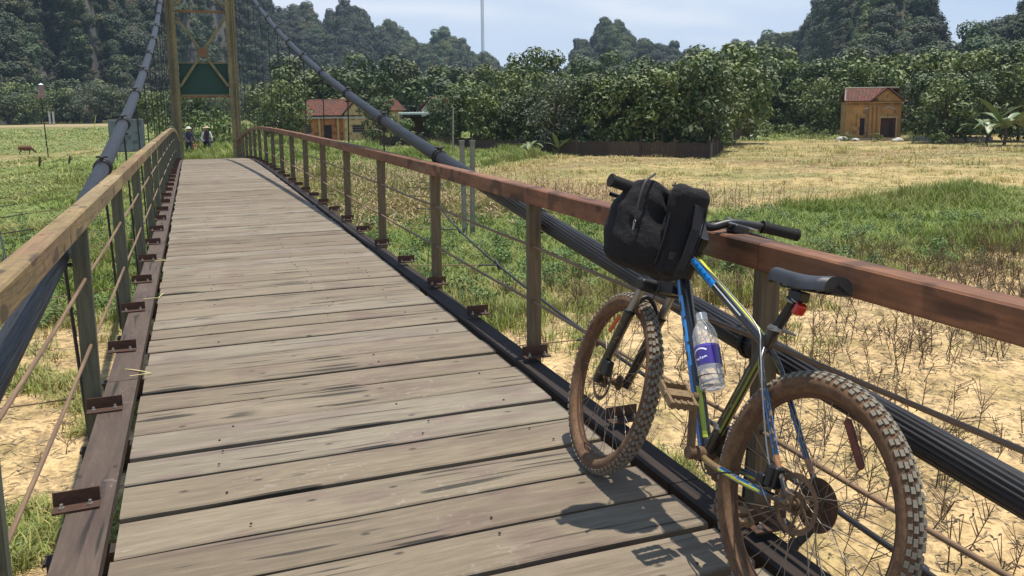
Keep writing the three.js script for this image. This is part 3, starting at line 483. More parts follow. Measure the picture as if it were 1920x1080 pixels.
  for (const s of [-1, 1]) {
    part('seat_stay', new THREE.TubeGeometry(new THREE.CatmullRomCurve3([V(0.288, 0.70, s * 0.012), V(0.262, 0.665, s * 0.034), V(0.17, 0.545, s * 0.047), V(0.075, 0.425, s * 0.058), V(0.012, 0.365, s * 0.064)]), 20, 0.0088, 10), stay, frame); swapUV(frame);
    part('chain_stay', new THREE.TubeGeometry(new THREE.CatmullRomCurve3([V(0.43, 0.312, s * 0.022), V(0.36, 0.314, s * 0.036), V(0.2, 0.325, s * 0.05), V(0.06, 0.343, s * 0.062), V(0.0, 0.352, s * 0.066)]), 20, 0.0105, 10), chain, frame); swapUV(frame);
    part('dropout', rbox(0.05, 0.05, 0.008, 0.003, 0.012, 0.356, s * 0.066), B.mudSteel, frame);
  }
  part('bottom_bracket', new THREE.CylinderGeometry(0.023, 0.023, 0.08, 18).rotateX(1.5708).translate(BBp.x, BBp.y, 0), B.mudSteel, frame);
  part('seat_clamp', mg([new THREE.CylinderGeometry(0.021, 0.021, 0.016, 16).translate(0.274, 0.768, 0), rod(V(0.262, 0.768, -0.005), V(0.235, 0.762, 0.045), 0.005, 0.004, 6), rod(V(0.268, 0.768, -0.034), V(0.268, 0.768, 0.03), 0.0045, 0.0045, 6)]), B.steel, frame);
  // bottle cage on the down tube
  { const dn = HB.clone().sub(BBp).normalize(), nn = V(-dn.y, dn.x, 0), o = BBp.clone().addScaledVector(dn, 0.30).addScaledVector(nn, 0.028); const ringAt = (k) => { const p = o.clone().addScaledVector(dn, k).addScaledVector(nn, 0.0445), g = new THREE.TorusGeometry(0.0445, 0.0016, 6, 26); g.rotateX(Math.PI / 2); g.applyQuaternion(new THREE.Quaternion().setFromUnitVectors(V(0, 1, 0), dn)); return g.translate(p.x, p.y, p.z); };
    part('bottle_cage', mg([ringAt(-0.075), rod(o.clone().addScaledVector(dn, 0.07), o.clone().addScaledVector(dn, -0.085), 0.005, 0.005, 6), rod(o.clone().addScaledVector(dn, -0.085), o.clone().addScaledVector(dn, -0.085).addScaledVector(nn, 0.06), 0.0035, 0.0035, 6)]), B.black, bike);
    B.bottle = { o, dn, nn }; }
  // seat post, saddle, tail light
  part('seat_post', mg([rod(V(0.278, 0.75, 0), V(0.222, 0.872, 0), 0.0148, 0.0148, 14), rbox(0.05, 0.03, 0.04, 0.006, 0.215, 0.878, 0), rod(V(0.13, 0.905, -0.022), V(0.27, 0.893, -0.022), 0.0035, 0.0035, 6), rod(V(0.13, 0.905, 0.022), V(0.27, 0.893, 0.022), 0.0035, 0.0035, 6), rod(V(0.268, 0.893, -0.022), V(0.325, 0.925, -0.006), 0.0035, 0.0035, 6), rod(V(0.268, 0.893, 0.022), V(0.325, 0.925, 0.006), 0.0035, 0.0035, 6), rod(V(0.13, 0.905, -0.022), V(0.095, 0.93, -0.04), 0.0035, 0.0035, 6), rod(V(0.13, 0.905, 0.022), V(0.095, 0.93, 0.04), 0.0035, 0.0035, 6)]), B.black, bike);
  { const pos = [], idx = [], nS = 26, nA = 20;
    for (let i = 0; i <= nS; i++) { const t = i / nS, s = mix(0.078, 0.345, t); const w = t < 0.05 ? mix(0.052, 0.070, t / 0.05) : mix(0.076, 0.026, step(0.02, 0.66, t)) * (t > 0.93 ? Math.sqrt(Math.max(0.04, 1 - Math.pow((t - 0.93) / 0.07, 2))) : 1); const hT = 0.944 + 0.016 * Math.pow(1 - t, 3) - 0.004 * Math.sin(t * 3.14) + (t > 0.9 ? -0.012 * Math.pow((t - 0.9) / 0.1, 2) : 0), drop = mix(0.062, 0.052, t);
      for (let k = 0; k < nA; k++) { const a = k / nA * 6.2832, c = Math.cos(a), q = Math.sin(a); const top = q >= 0; pos.push(s + (top ? 0 : 0), hT - (top ? (1 - Math.pow(q, 0.7)) * drop * 0.75 * Math.abs(c) : drop * 0.75 * Math.abs(c) + (-q) * 0.006 - 0.0) - (top ? 0 : (1 - Math.abs(c)) * 0.016), c * w - 0); }
      if (i) for (let k = 0; k < nA; k++) { const a = (i - 1) * nA + k, b = (i - 1) * nA + (k + 1) % nA; idx.push(a, a + nA, b, b, a + nA, b + nA); } }
    for (const i of [0, nS]) { const o = i * nA; for (let k = 1; k < nA - 1; k++) i ? idx.push(o, o + k, o + k + 1) : idx.push(o, o + k + 1, o + k); }
    const g = new THREE.BufferGeometry(); g.setAttribute('position', new THREE.Float32BufferAttribute(pos, 3)); g.setIndex(idx); part('saddle', toCreasedNormals(g, 1.0), B.saddle, bike); }
  const tl = part('tail_light', rbox(0.022, 0.036, 0.036, 0.007, 0, 0, 0), B.red, bike, [0.196, 0.842, -0.004]); tl.rotation.z = 0.42;
  part('light_mount', mg([new THREE.TorusGeometry(0.0165, 0.004, 6, 18).rotateX(1.5708).translate(0.012, 0.012, 0), new THREE.TorusGeometry(0.0165, 0.004, 6, 18).rotateX(1.5708).translate(0.025, 0.0, 0)]).translate(0.018, 0, 0.004), B.steel, tl);
  // cranks, pedals, chain, derailleurs
  part('chainring', mg([0.075, 0.06].map((q, i) => { const s = new THREE.Shape(), n2 = Math.round(q * 460); for (let k = 0; k <= n2 * 2; k++) { const a = k / (n2 * 2) * 6.2832, rr = q + (k % 2 ? 0.003 : -0.002); k ? s.lineTo(Math.cos(a) * rr, Math.sin(a) * rr) : s.moveTo(rr, 0); } const ho = new THREE.Path(); ho.absarc(0, 0, q - 0.014, 0, 6.2832); s.holes.push(ho); return new THREE.ExtrudeGeometry(s, { depth: 0.003, bevelEnabled: false }).translate(BBp.x, BBp.y, 0.045 - i * 0.007); })), B.mudSteel, bike);
  const crankDir = V(0.16, 0.987, 0).normalize();
  for (const s of [-1, 1]) {
    const a = V(BBp.x, BBp.y, s * 0.062), b = a.clone().addScaledVector(crankDir, -s * 0.17).add(V(0, 0, s * 0.016));
    part('crank_arm', mg([bar(a, b, 0.026, 0.014, V(0, 0, 1)), new THREE.CylinderGeometry(0.02, 0.02, 0.022, 16).rotateX(1.5708).translate(a.x, a.y, a.z), new THREE.CylinderGeometry(0.016, 0.016, 0.018, 14).rotateX(1.5708).translate(b.x, b.y, b.z)]), B.mudSteel, bike);
    const P = b.clone().add(V(0, 0, s * 0.062)); const rp = []; const tilt = 0.5;
    const pg = mg([box(0.012, 0.024, 0.098, 0.042, 0, 0), box(0.012, 0.024, 0.098, -0.042, 0, 0), box(0.094, 0.022, 0.010, 0, 0, 0.046), box(0.094, 0.022, 0.010, 0, 0, -0.046), new THREE.CylinderGeometry(0.012, 0.010, 0.11, 10).rotateX(1.5708), box(0.028, 0.022, 0.09), ...[-0.3, -0.1, 0.1, 0.3].map(k => box(0.014, 0.032, 0.008, 0.042, 0, k * 0.1 * 1.2)), ...[-0.3, -0.1, 0.1, 0.3].map(k => box(0.014, 0.032, 0.008, -0.042, 0, k * 0.1 * 1.2))]).rotateZ(tilt);
    part('pedal', pg, B.mudPedal, bike, [P.x, P.y, P.z]);
  }
  { const pts = (y0, y1) => [V(BBp.x, BBp.y + y0, 0.044), V(0.0, WR + y1, 0.046)]; const [a, b] = pts(0.074, 0.035), [c, d] = pts(-0.074, -0.10);
    part('chain', mg([bar(a, b, 0.006, 0.009, V(0, 1, 0)), bar(c, V(0.06, 0.235, 0.046), 0.006, 0.009)]), B.mudSteel, bike);
    part('rear_derailleur', mg([rbox(0.03, 0.05, 0.022, 0.006, 0.004, 0.315, 0.074), bar(V(0.01, 0.30, 0.062), V(0.055, 0.21, 0.05), 0.02, 0.012, V(0, 0, 1)), new THREE.CylinderGeometry(0.018, 0.018, 0.006, 12).rotateX(1.5708).translate(0.016, 0.29, 0.05), new THREE.CylinderGeometry(0.018, 0.018, 0.006, 12).rotateX(1.5708).translate(0.055, 0.215, 0.048)]), B.black, bike);
    part('front_derailleur', mg([rbox(0.04, 0.03, 0.03, 0.006, 0.40, 0.41, 0.03), new THREE.CylinderGeometry(0.022, 0.022, 0.016, 14).translate(0.405, 0.42, 0)]), B.steel, bike); }
  part('rear_brake_caliper', mg([rbox(0.046, 0.06, 0.034, 0.008, 0.075, 0.395, -0.064), rbox(0.03, 0.034, 0.04, 0.006, 0.10, 0.375, -0.07), rod(V(0.07, 0.42, -0.08), V(0.07, 0.37, -0.085), 0.012, 0.010, 10)]), B.black, bike);
  part('rear_brake_cable', tube([V(0.70, 0.905, -0.03), V(0.5, 0.835, -0.026), V(0.31, 0.745, -0.024), V(0.275, 0.70, -0.036), V(0.2, 0.60, -0.062), V(0.12, 0.47, -0.075), V(0.078, 0.41, -0.078)], 0.0026, 40, 6), B.steel, bike);
  part('gear_cable', tube([V(0.42, 0.30, -0.03), V(0.36, 0.285, -0.05), V(0.25, 0.33, -0.07), V(0.12, 0.37, -0.085), V(0.03, 0.33, -0.10), V(-0.01, 0.27, -0.06)], 0.0026, 30, 6), B.black, bike);
  // fork, turned with the steering
  const fork = group('fork', bike); fork.applyMatrix4(steerM);
  const ax = V(0.766, 0.79, 0), crown = V(0.795, 0.745, 0), low = V(1.088, WR, 0);
  const lower = paint(64, 256, (x, w, h) => { x.fillStyle = '#17181b'; x.fillRect(0, 0, w, h); x.fillStyle = '#8d9a34'; x.fillRect(w * 0.55, h * 0.15, w * 0.07, h * 0.5); x.fillStyle = '#d8dccf'; x.fillRect(w * 0.66, h * 0.2, w * 0.03, h * 0.3); spots(x, w, h, 9, 60); });
  const fd = V(Math.cos(70 * Math.PI / 180), -Math.sin(70 * Math.PI / 180), 0), legTop = V(0.915, 0.775, 0);
  const legs0 = low.clone().addScaledVector(fd, -0.43).add(V(-0.012, 0.0, 0));
  part('crown', mg([rbox(0.06, 0.045, 0.17, 0.012, legs0.x, legs0.y, 0), bar(legs0.clone(), HB.clone().add(V(0.006, -0.02, 0)), 0.05, 0.04)]), B.black, fork);
  for (const s of [-1, 1]) {
    const a = legs0.clone().setZ(s * 0.064), e = low.clone().setZ(s * 0.064), m = a.clone().lerp(e, 0.28);
    part('stanchion', rod(a, m.clone().lerp(e, 0.1), 0.0155, 0.0155, 16), B.steel, fork);
    tubePart('lower_leg', e.clone().lerp(m, -0.03), m, 0.017, 0.0205, lower, fork);
    part('leg_seal', new THREE.TorusGeometry(0.019, 0.004, 6, 16).rotateX(1.5708).translate(m.x, m.y, m.z), B.rubber, fork);
  }
  part('fork_arch', new THREE.TubeGeometry(new THREE.CatmullRomCurve3([-1, -0.6, 0, 0.6, 1].map(k => { const p = legs0.clone().lerp(low, 0.30); return V(p.x + 0.018, p.y + 0.075 * (1 - k * k) + 0.0, k * 0.064); })), 16, 0.009, 8), B.black, fork);
  part('front_brake_caliper', rbox(0.045, 0.06, 0.03, 0.008, 1.03, 0.41, -0.062), B.black, fork);
  // handlebar, turned with the steering
  const hb = group('handlebar', bike); hb.applyMatrix4(steerM);
  const stemTop = HT.clone().add(V(-0.014, 0.045, 0)), clampP = V(0.782, 1.018, 0);
  part('stem', mg([rod(HT, stemTop.clone().add(V(-0.006, 0.016, 0)), 0.02, 0.02, 14), bar(stemTop, clampP, 0.036, 0.036), new THREE.CylinderGeometry(0.023, 0.023, 0.048, 16).rotateX(1.5708).translate(clampP.x, clampP.y, 0)]), B.black, hb);
  part('stem_faceplate', mg([-1, 1].map(s => rbox(0.02, 0.05, 0.014, 0.004, clampP.x + 0.012, clampP.y + 0.004, s * 0.017))), B.steel, hb);
  const bp = [[-0.36, 0.745, 1.075], [-0.22, 0.762, 1.066], [-0.12, 0.776, 1.052], [-0.055, 0.782, 1.02], [0, 0.782, 1.018], [0.055, 0.782, 1.02], [0.12, 0.776, 1.052], [0.22, 0.762, 1.066], [0.36, 0.745, 1.075]].map(p => V(p[1], p[2], p[0]));
  part('bar_tube', tube(bp, 0.0150, 60, 12), B.black, hb);
  for (const s of [-1, 1]) {
    const a = V(0.758, 1.0695, s * 0.235), e = V(0.744, 1.0755, s * 0.372), dd = e.clone().sub(a).normalize();
    const gl = [rod(a, e, 0.0195, 0.0195, 16), rod(e.clone().addScaledVector(dd, -0.006), e.clone().addScaledVector(dd, 0.004), 0.0225, 0.0225, 16), rod(a, a.clone().addScaledVector(dd, 0.006), 0.0235, 0.0235, 16)]; for (let k = 0; k < 12; k++) { const p = a.clone().addScaledVector(dd, 0.014 + k * 0.0095); gl.push(rod(p, p.clone().addScaledVector(dd, 0.004), 0.0208, 0.0208, 14)); }
    part('grip', gl, B.rubber, hb);
    part('brake_lever', mg([rbox(0.036, 0.026, 0.034, 0.006, 0.782, 1.058, s * 0.195), tube([V(0.795, 1.053, s * 0.195), V(0.825, 1.04, s * 0.225), V(0.822, 1.035, s * 0.29), V(0.808, 1.034, s * 0.335)], 0.0075, 16, 8)]), B.black, hb);
    part('shifter', mg([rbox(0.06, 0.036, 0.062, 0.010, 0.766, 1.036, s * 0.150), rbox(0.034, 0.014, 0.055, 0.004, 0.735, 1.020, s * 0.175)]), B.black, hb);
    part('cable', tube([V(0.80, 1.05, s * 0.17), V(0.87, 1.05, s * 0.12), V(0.90, 1.0, s * 0.05), V(0.86, 0.93, -s * 0.02), V(0.78, 0.885, -s * 0.03)], 0.0027, 28, 6), B.rubber, hb);
    part('gear_cable', tube([V(0.79, 1.04, s * 0.13), V(0.89, 1.02, s * 0.09), V(0.89, 0.95, s * 0.02), V(0.80, 0.87, s * 0.034)], 0.0025, 24, 6), B.rubber, hb);
  }
  part('cable_adjusters', mg([-1, 1].flatMap(s => [rod(V(0.785, 1.062, s * 0.17), V(0.80, 1.066, s * 0.115), 0.006, 0.006, 10), rod(V(0.755, 1.05, s * 0.10), V(0.75, 1.052, s * 0.215), 0.0045, 0.0045, 8)])), B.steel, hb);
  part('clamp_bolts', mg([-1, 1].map(s => new THREE.CylinderGeometry(0.011, 0.011, 0.012, 12).rotateX(1.5708).translate(0.768, 1.046, s * 0.115))), B.steel, hb);
}
// black bag hung from the handlebar, in its own frame beside the stem
{
  const bag = thing('handlebar_bag', 'black fabric bag hanging from the bicycle handlebar', 'bag'); bag.applyMatrix4(new THREE.Matrix4().multiplyMatrices(bikeFrame, new THREE.Matrix4().makeTranslation(-0.125, -0.004, -0.083)));
  const cloth = new THREE.MeshPhysicalMaterial({ color: srgb(24, 23, 26), roughness: 0.9, sheen: 0.4, sheenColor: srgb(70, 66, 80), sheenRoughness: 0.6, bumpMap: T.groundBump, bumpScale: 0.003 });
  const S = (p) => {
    const x = p[0], y = p[1], z = p[2];
    let d = smin(capsule(p, [0.90, 1.055, -0.13], [0.885, 0.90, -0.12], 0.075, 0.092), capsule(p, [0.86, 1.06, -0.02], [0.85, 0.88, -0.03], 0.062, 0.07), 0.05);
    d = smin(d, capsule(p, [0.92, 1.00, -0.19], [0.91, 0.90, -0.18], 0.06, 0.062), 0.06);
    d += (vn(x * 38, y * 30 + z * 20, 5) - 0.5) * 0.012 + (vn(x * 14 + z * 12, y * 16, 6) - 0.5) * 0.02;
    return d;
  };
  const g = sdfMesh(S, [0.88, 0.97, -0.1], 0.26, 64); worldUV(g, 6);
  part('pouch', g, cloth, bag);
  const strap = (pts, w, t) => { const list = []; for (let i = 0; i < pts.length - 1; i++) list.push(bar(pts[i], pts[i + 1].clone().add(pts[i + 1].clone().sub(pts[i]).setLength(0.004)), t, w, V(0, 0.2, 1))); return list; };
  const shell = (n, half, f) => sdfMesh(f, [0.80, 0.98, -0.06], half, n);
  part('back_panel', worldUV(shell(56, 0.22, p => { let d = capsule(p, [0.775, 1.10, -0.015], [0.79, 0.86, -0.03], 0.034, 0.028); d = smin(d, capsule(p, [0.785, 1.10, -0.085], [0.80, 0.86, -0.075], 0.036, 0.03), 0.05); return d + (vn(p[0] * 30, p[1] * 36, 15) - 0.5) * 0.01; }), 6), cloth, bag);
  part('strap', mg([...strap([V(0.745, 1.075, -0.03), V(0.735, 1.0, -0.03), V(0.74, 0.92, -0.035), V(0.765, 0.84, -0.04)], 0.034, 0.004), ...strap([V(0.745, 1.075, -0.03), V(0.785, 1.12, -0.04), V(0.86, 1.13, -0.06)], 0.034, 0.004)]), std({ color: srgb(40, 40, 44), roughness: 0.85 }), bag);
  part('zip', tube([V(0.86, 1.15, -0.15), V(0.83, 1.11, -0.20), V(0.815, 1.03, -0.215), V(0.82, 0.94, -0.205)], 0.004, 30, 6), std({ color: srgb(58, 56, 60), roughness: 0.6 }), bag);
  part('seams', mg([tube([V(0.80, 1.135, -0.105), V(0.785, 1.08, -0.112), V(0.775, 1.0, -0.115), V(0.782, 0.92, -0.115), V(0.80, 0.86, -0.11)], 0.0028, 24, 5), tube([V(0.765, 1.12, 0.01), V(0.75, 1.05, 0.006), V(0.745, 0.97, 0.0), V(0.76, 0.86, -0.012)], 0.0028, 24, 5)]), std({ color: srgb(46, 45, 48), roughness: 0.8 }), bag);
  part('buckle', mg([rbox(0.012, 0.03, 0.026, 0.003, 0.764, 0.90, -0.078), rod(V(0.77, 0.89, -0.078), V(0.80, 0.80, -0.07), 0.003, 0.003, 6), rod(V(0.80, 0.80, -0.07), V(0.815, 0.74, -0.075), 0.0025, 0.0025, 6)]), B.black, bag);
  part('zip_pull', mg([rbox(0.008, 0.022, 0.004, 0.0015, 0.812, 0.965, -0.215), new THREE.TorusGeometry(0.006, 0.0016, 5, 12).translate(0.812, 0.98, -0.215)]), B.steel, bag);
}
// plastic water bottle in the cage
{
  const { o, dn, nn } = B.bottle, c = o.clone().addScaledVector(nn, 0.0385);
  const bt = thing('water_bottle', 'clear plastic water bottle with purple label in the bicycle frame', 'bottle');
  const zed = V(0, 0, 1); const L = new THREE.Matrix4().makeBasis(nn.clone().negate(), dn, V().crossVectors(nn.clone().negate(), dn)).setPosition(c.clone().addScaledVector(dn, -0.115).addScaledVector(nn, 0.012));
  bt.applyMatrix4(new THREE.Matrix4().multiplyMatrices(bikeFrame, L));
  bt.scale.setScalar(1.2);
  const prof = [[0, 0.006], [0.02, 0.002], [0.028, 0.0], [0.034, 0.006], [0.0345, 0.02], [0.033, 0.03], [0.0345, 0.04], [0.0345, 0.06], [0.0335, 0.063], [0.0335, 0.118], [0.0345, 0.121], [0.0345, 0.135], [0.033, 0.142], [0.0345, 0.15], [0.030, 0.168], [0.020, 0.186], [0.0135, 0.196], [0.0128, 0.205], [0.0, 0.206]].map(p => new THREE.Vector2(...p));
  part('bottle_body', new THREE.LatheGeometry(prof, 36), new THREE.MeshPhysicalMaterial({ color: 0xffffff, roughness: 0.12, transmission: 0.78, thickness: 0, ior: 1.45 }), bt);
  part('water', new THREE.LatheGeometry([[0, 0.007], [0.027, 0.004], [0.0315, 0.01], [0.0315, 0.05], [0, 0.05]].map(p => new THREE.Vector2(...p)), 24), new THREE.MeshPhysicalMaterial({ color: 0xffffff, roughness: 0.02, transmission: 1, thickness: 0.06, ior: 1.33 }), bt);
  const lab = paint(512, 160, (x, w, h) => { x.fillStyle = '#3b2a86'; x.fillRect(0, 0, w, h); x.fillStyle = '#5a49ad'; x.fillRect(0, 0, w, h * 0.12); for (const cx of [w * 0.13, w * 0.63]) { x.strokeStyle = '#f2f2f6'; x.lineWidth = 12; x.beginPath(); x.arc(cx + 30, h * 0.62, h * 0.42, Math.PI * 0.95, Math.PI * 1.75); x.stroke(); x.beginPath(); x.moveTo(cx - 36, h * 0.6); x.lineTo(cx - 22, h); x.stroke(); x.lineWidth = 7; for (let i = 0; i < 5; i++) { x.beginPath(); x.arc(cx - 2 + i * 17, h * (0.66 + 0.03 * (i % 2)), 6, 0.6 * i, 0.6 * i + 4.2); x.stroke(); } } });
  part('label', new THREE.CylinderGeometry(0.0350, 0.0350, 0.056, 36, 1, true).rotateY(2.2).translate(0, 0.0905, 0), lab, bt);
  part('cap', mg([new THREE.CylinderGeometry(0.0145, 0.0150, 0.018, 24).translate(0, 0.208, 0), new THREE.CylinderGeometry(0.0158, 0.0158, 0.003, 24).translate(0, 0.197, 0), ...Array.from({ length: 24 }, (_, i) => box(0.0012, 0.014, 0.0018, 0.0149, 0.208, 0).rotateY(i / 24 * 6.2832))]), std({ color: srgb(235, 235, 232), roughness: 0.4 }), bt);
}
// ---------------------------------------------------------------- houses, walls, masts, people, animals
const K = {};
K.ochre = std({ color: srgb(196, 152, 96), map: T.plaster, roughness: 0.9 });
K.orange = std({ color: srgb(196, 132, 84), map: T.plaster, roughness: 0.9 });
K.cream = std({ color: srgb(214, 190, 140), map: T.plaster, roughness: 0.9 });
K.white = std({ color: srgb(206, 208, 206), map: T.plaster, roughness: 0.85 });
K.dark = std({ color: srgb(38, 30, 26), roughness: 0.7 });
K.wood = std({ color: srgb(92, 58, 38), map: T.rust, roughness: 0.7 });
K.concrete = std({ color: srgb(150, 146, 134), map: T.plaster, roughness: 0.9 });
K.tile = std({ color: srgb(226, 214, 208), map: tex(256, 256, (u, v) => { const a = pn(u * 24, v * 24, 24, 24, 31), b = pn(u * 6, v * 6, 6, 6, 32), r = 0.82 + 0.18 * Math.abs(Math.sin(v * 3.1416 * 16)), k = step(0.6, 0.8, b); return [mix(0.50, 0.40, k) * (0.75 + 0.4 * a) * r, mix(0.32, 0.33, k) * (0.75 + 0.4 * a) * r, mix(0.26, 0.30, k) * (0.75 + 0.4 * a) * r]; }), roughness: 0.9 });
K.tin = std({ color: srgb(206, 216, 206), roughness: 0.5, metalness: 0.1 });
function roofSlab(a, b, c, d, th = 0.09) {                // a-b eave, d-c ridge; tile courses as real ridges
  const g = [], n = Math.max(4, Math.round(a.distanceTo(b) / 0.26)), up = V().crossVectors(b.clone().sub(a), d.clone().sub(a)).normalize(); if (up.y < 0) up.negate();
  const quad = (p, q, r, s) => { const x = new THREE.BufferGeometry(), P = [p, q, r, s].map(v => v.clone()), Q = P.map(v => v.clone().addScaledVector(up, th)); const pos = [...P, ...Q].flatMap(v => [v.x, v.y, v.z]); x.setAttribute('position', new THREE.Float32BufferAttribute(pos, 3)); x.setIndex([0, 1, 2, 0, 2, 3, 4, 6, 5, 4, 7, 6, 0, 4, 5, 0, 5, 1, 1, 5, 6, 1, 6, 2, 2, 6, 7, 2, 7, 3, 3, 7, 4, 3, 4, 0]); const y = x.toNonIndexed(); y.computeVertexNormals(); return worldUV(y, 0.35); };
  g.push(quad(a, b, c, d));
  for (let i = 0; i <= n; i++) { const t = i / n, lo = a.clone().lerp(b, t).addScaledVector(up, th), hi = d.clone().lerp(c, t).addScaledVector(up, th); if (lo.distanceTo(hi) > 0.05) g.push(worldUV(rod(lo, hi, 0.055, 0.055, 6), 0.35)); }
  return mg(g);
}
function gablePrism(w, h, depth) { const s = new THREE.Shape(); s.moveTo(-w / 2, 0); s.lineTo(w / 2, 0); s.lineTo(0, h); s.closePath(); return worldUV(new THREE.ExtrudeGeometry(s, { depth, bevelEnabled: false }), 0.4); }
function wallWithHoles(w, h, depth, holes) { const s = new THREE.Shape(); s.moveTo(-w / 2, 0); s.lineTo(w / 2, 0); s.lineTo(w / 2, h); s.lineTo(-w / 2, h); s.closePath(); for (const [x0, x1, y0, y1] of holes) { const p = new THREE.Path(); p.moveTo(x0, y0); p.lineTo(x1, y0); p.lineTo(x1, y1); p.lineTo(x0, y1); p.closePath(); s.holes.push(p); } return worldUV(new THREE.ExtrudeGeometry(s, { depth, bevelEnabled: false }), 0.4); }
function place(name, label, cat, az, dist, turnDeg, y, grp) { const [x, z] = polar(az, dist), g = thing(name, label, cat, [x, y ?? groundY(x, z), z], grp); g.rotation.y = -az * Math.PI / 180 + turnDeg * Math.PI / 180; return g; }
// small ochre house in the field on the right: faces the viewer, door under a gable, tiled slope to its left
{
  const h = place('ochre_house', 'small ochre house with gabled door and patched tile roof in the dry field', 'house', 44.3, 79.5, 9, -2.1);
  part('wall', mg([wallWithHoles(4.5, 3.35, 0.22, [[-1.12, -0.72, 0.5, 2.0], [0.55, 1.8, 0.32, 2.0]]).translate(0, 0, -0.22), worldUV(box(0.22, 3.35, 3.5, -2.14, 1.675, -1.97), 0.4), worldUV(box(0.22, 3.35, 3.5, 2.14, 1.675, -1.97), 0.4), worldUV(box(4.06, 3.35, 0.22, 0, 1.675, -3.61), 0.4)]), K.ochre, h);
  part('gable', gablePrism(2.55, 1.05, 0.25).translate(1.0, 3.47, -0.22), K.ochre, h);
  const rf = part('roof', mg([roofSlab(V(-2.45, 3.42, 0.25), V(0.1, 3.42, 0.25), V(0.75, 4.55, -1.6), V(-2.2, 4.55, -1.6)), roofSlab(V(2.4, 3.42, -3.9), V(-2.45, 3.42, -3.9), V(-2.2, 4.55, -1.6), V(2.2, 4.55, -1.6)), roofSlab(V(-0.33, 3.45, 0.3), V(-0.33, 3.45, -1.7), V(1.0, 4.58, -1.7), V(1.0, 4.58, 0.3), 0.06), roofSlab(V(2.33, 3.45, 0.3), V(2.33, 3.45, -1.7), V(1.0, 4.58, -1.7), V(1.0, 4.58, 0.3), 0.06)]), K.tile, h);
  part('ridge', mg([rod(V(-2.2, 4.62, -1.6), V(2.2, 4.62, -1.6), 0.09, 0.09, 8), rod(V(-2.45, 3.5, 0.25), V(-2.2, 4.62, -1.6), 0.08, 0.08, 8)]), K.concrete, rf);
  part('cornice', mg([box(4.75, 0.12, 0.16, 0, 3.36, 0.09), box(4.6, 0.08, 0.10, 0, 3.12, 0.055)]), K.ochre, h);
  for (const x of [-2.15, -0.32, 0.02, 0.36, 2.05]) part('column', mg([box(0.2, 3.0, 0.16, x, 1.5, 0.09), box(0.28, 0.14, 0.22, x, 2.98, 0.12), box(0.28, 0.16, 0.22, x, 0.08, 0.12)]), K.ochre, h);
  const dr = part('door', mg([box(1.25, 1.68, 0.05, 1.175, 1.16, -0.16)]), K.wood, h);
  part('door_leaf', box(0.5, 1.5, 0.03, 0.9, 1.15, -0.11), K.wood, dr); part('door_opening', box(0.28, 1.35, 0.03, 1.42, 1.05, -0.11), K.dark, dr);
  part('door_frame', mg([box(0.12, 1.85, 0.12, 0.49, 1.15, 0.06), box(0.12, 1.85, 0.12, 1.86, 1.15, 0.06), box(1.6, 0.12, 0.14, 1.175, 2.1, 0.07)]), K.cream, dr);
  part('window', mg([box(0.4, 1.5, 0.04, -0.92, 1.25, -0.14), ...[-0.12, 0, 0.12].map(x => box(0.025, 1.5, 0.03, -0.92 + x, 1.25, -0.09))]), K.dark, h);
  part('pediment', mg([bar(V(0.72, 2.78, 0.1), V(1.18, 3.02, 0.1), 0.07, 0.07), bar(V(1.64, 2.78, 0.1), V(1.17, 3.02, 0.1), 0.07, 0.07), box(0.3, 0.12, 0.1, -0.62, 2.85, 0.06)]), K.white, h);
  part('down_pipe', rod(V(-0.62, 0.1, 0.12), V(-0.62, 2.8, 0.12), 0.05, 0.05, 8), K.concrete, h);
  part('plinth', box(5.1, 0.34, 1.2, 0, 0.1, 0.35), K.concrete, h); part('step', box(1.5, 0.16, 0.5, 1.1, 0.06, 1.15), K.concrete, h);
}
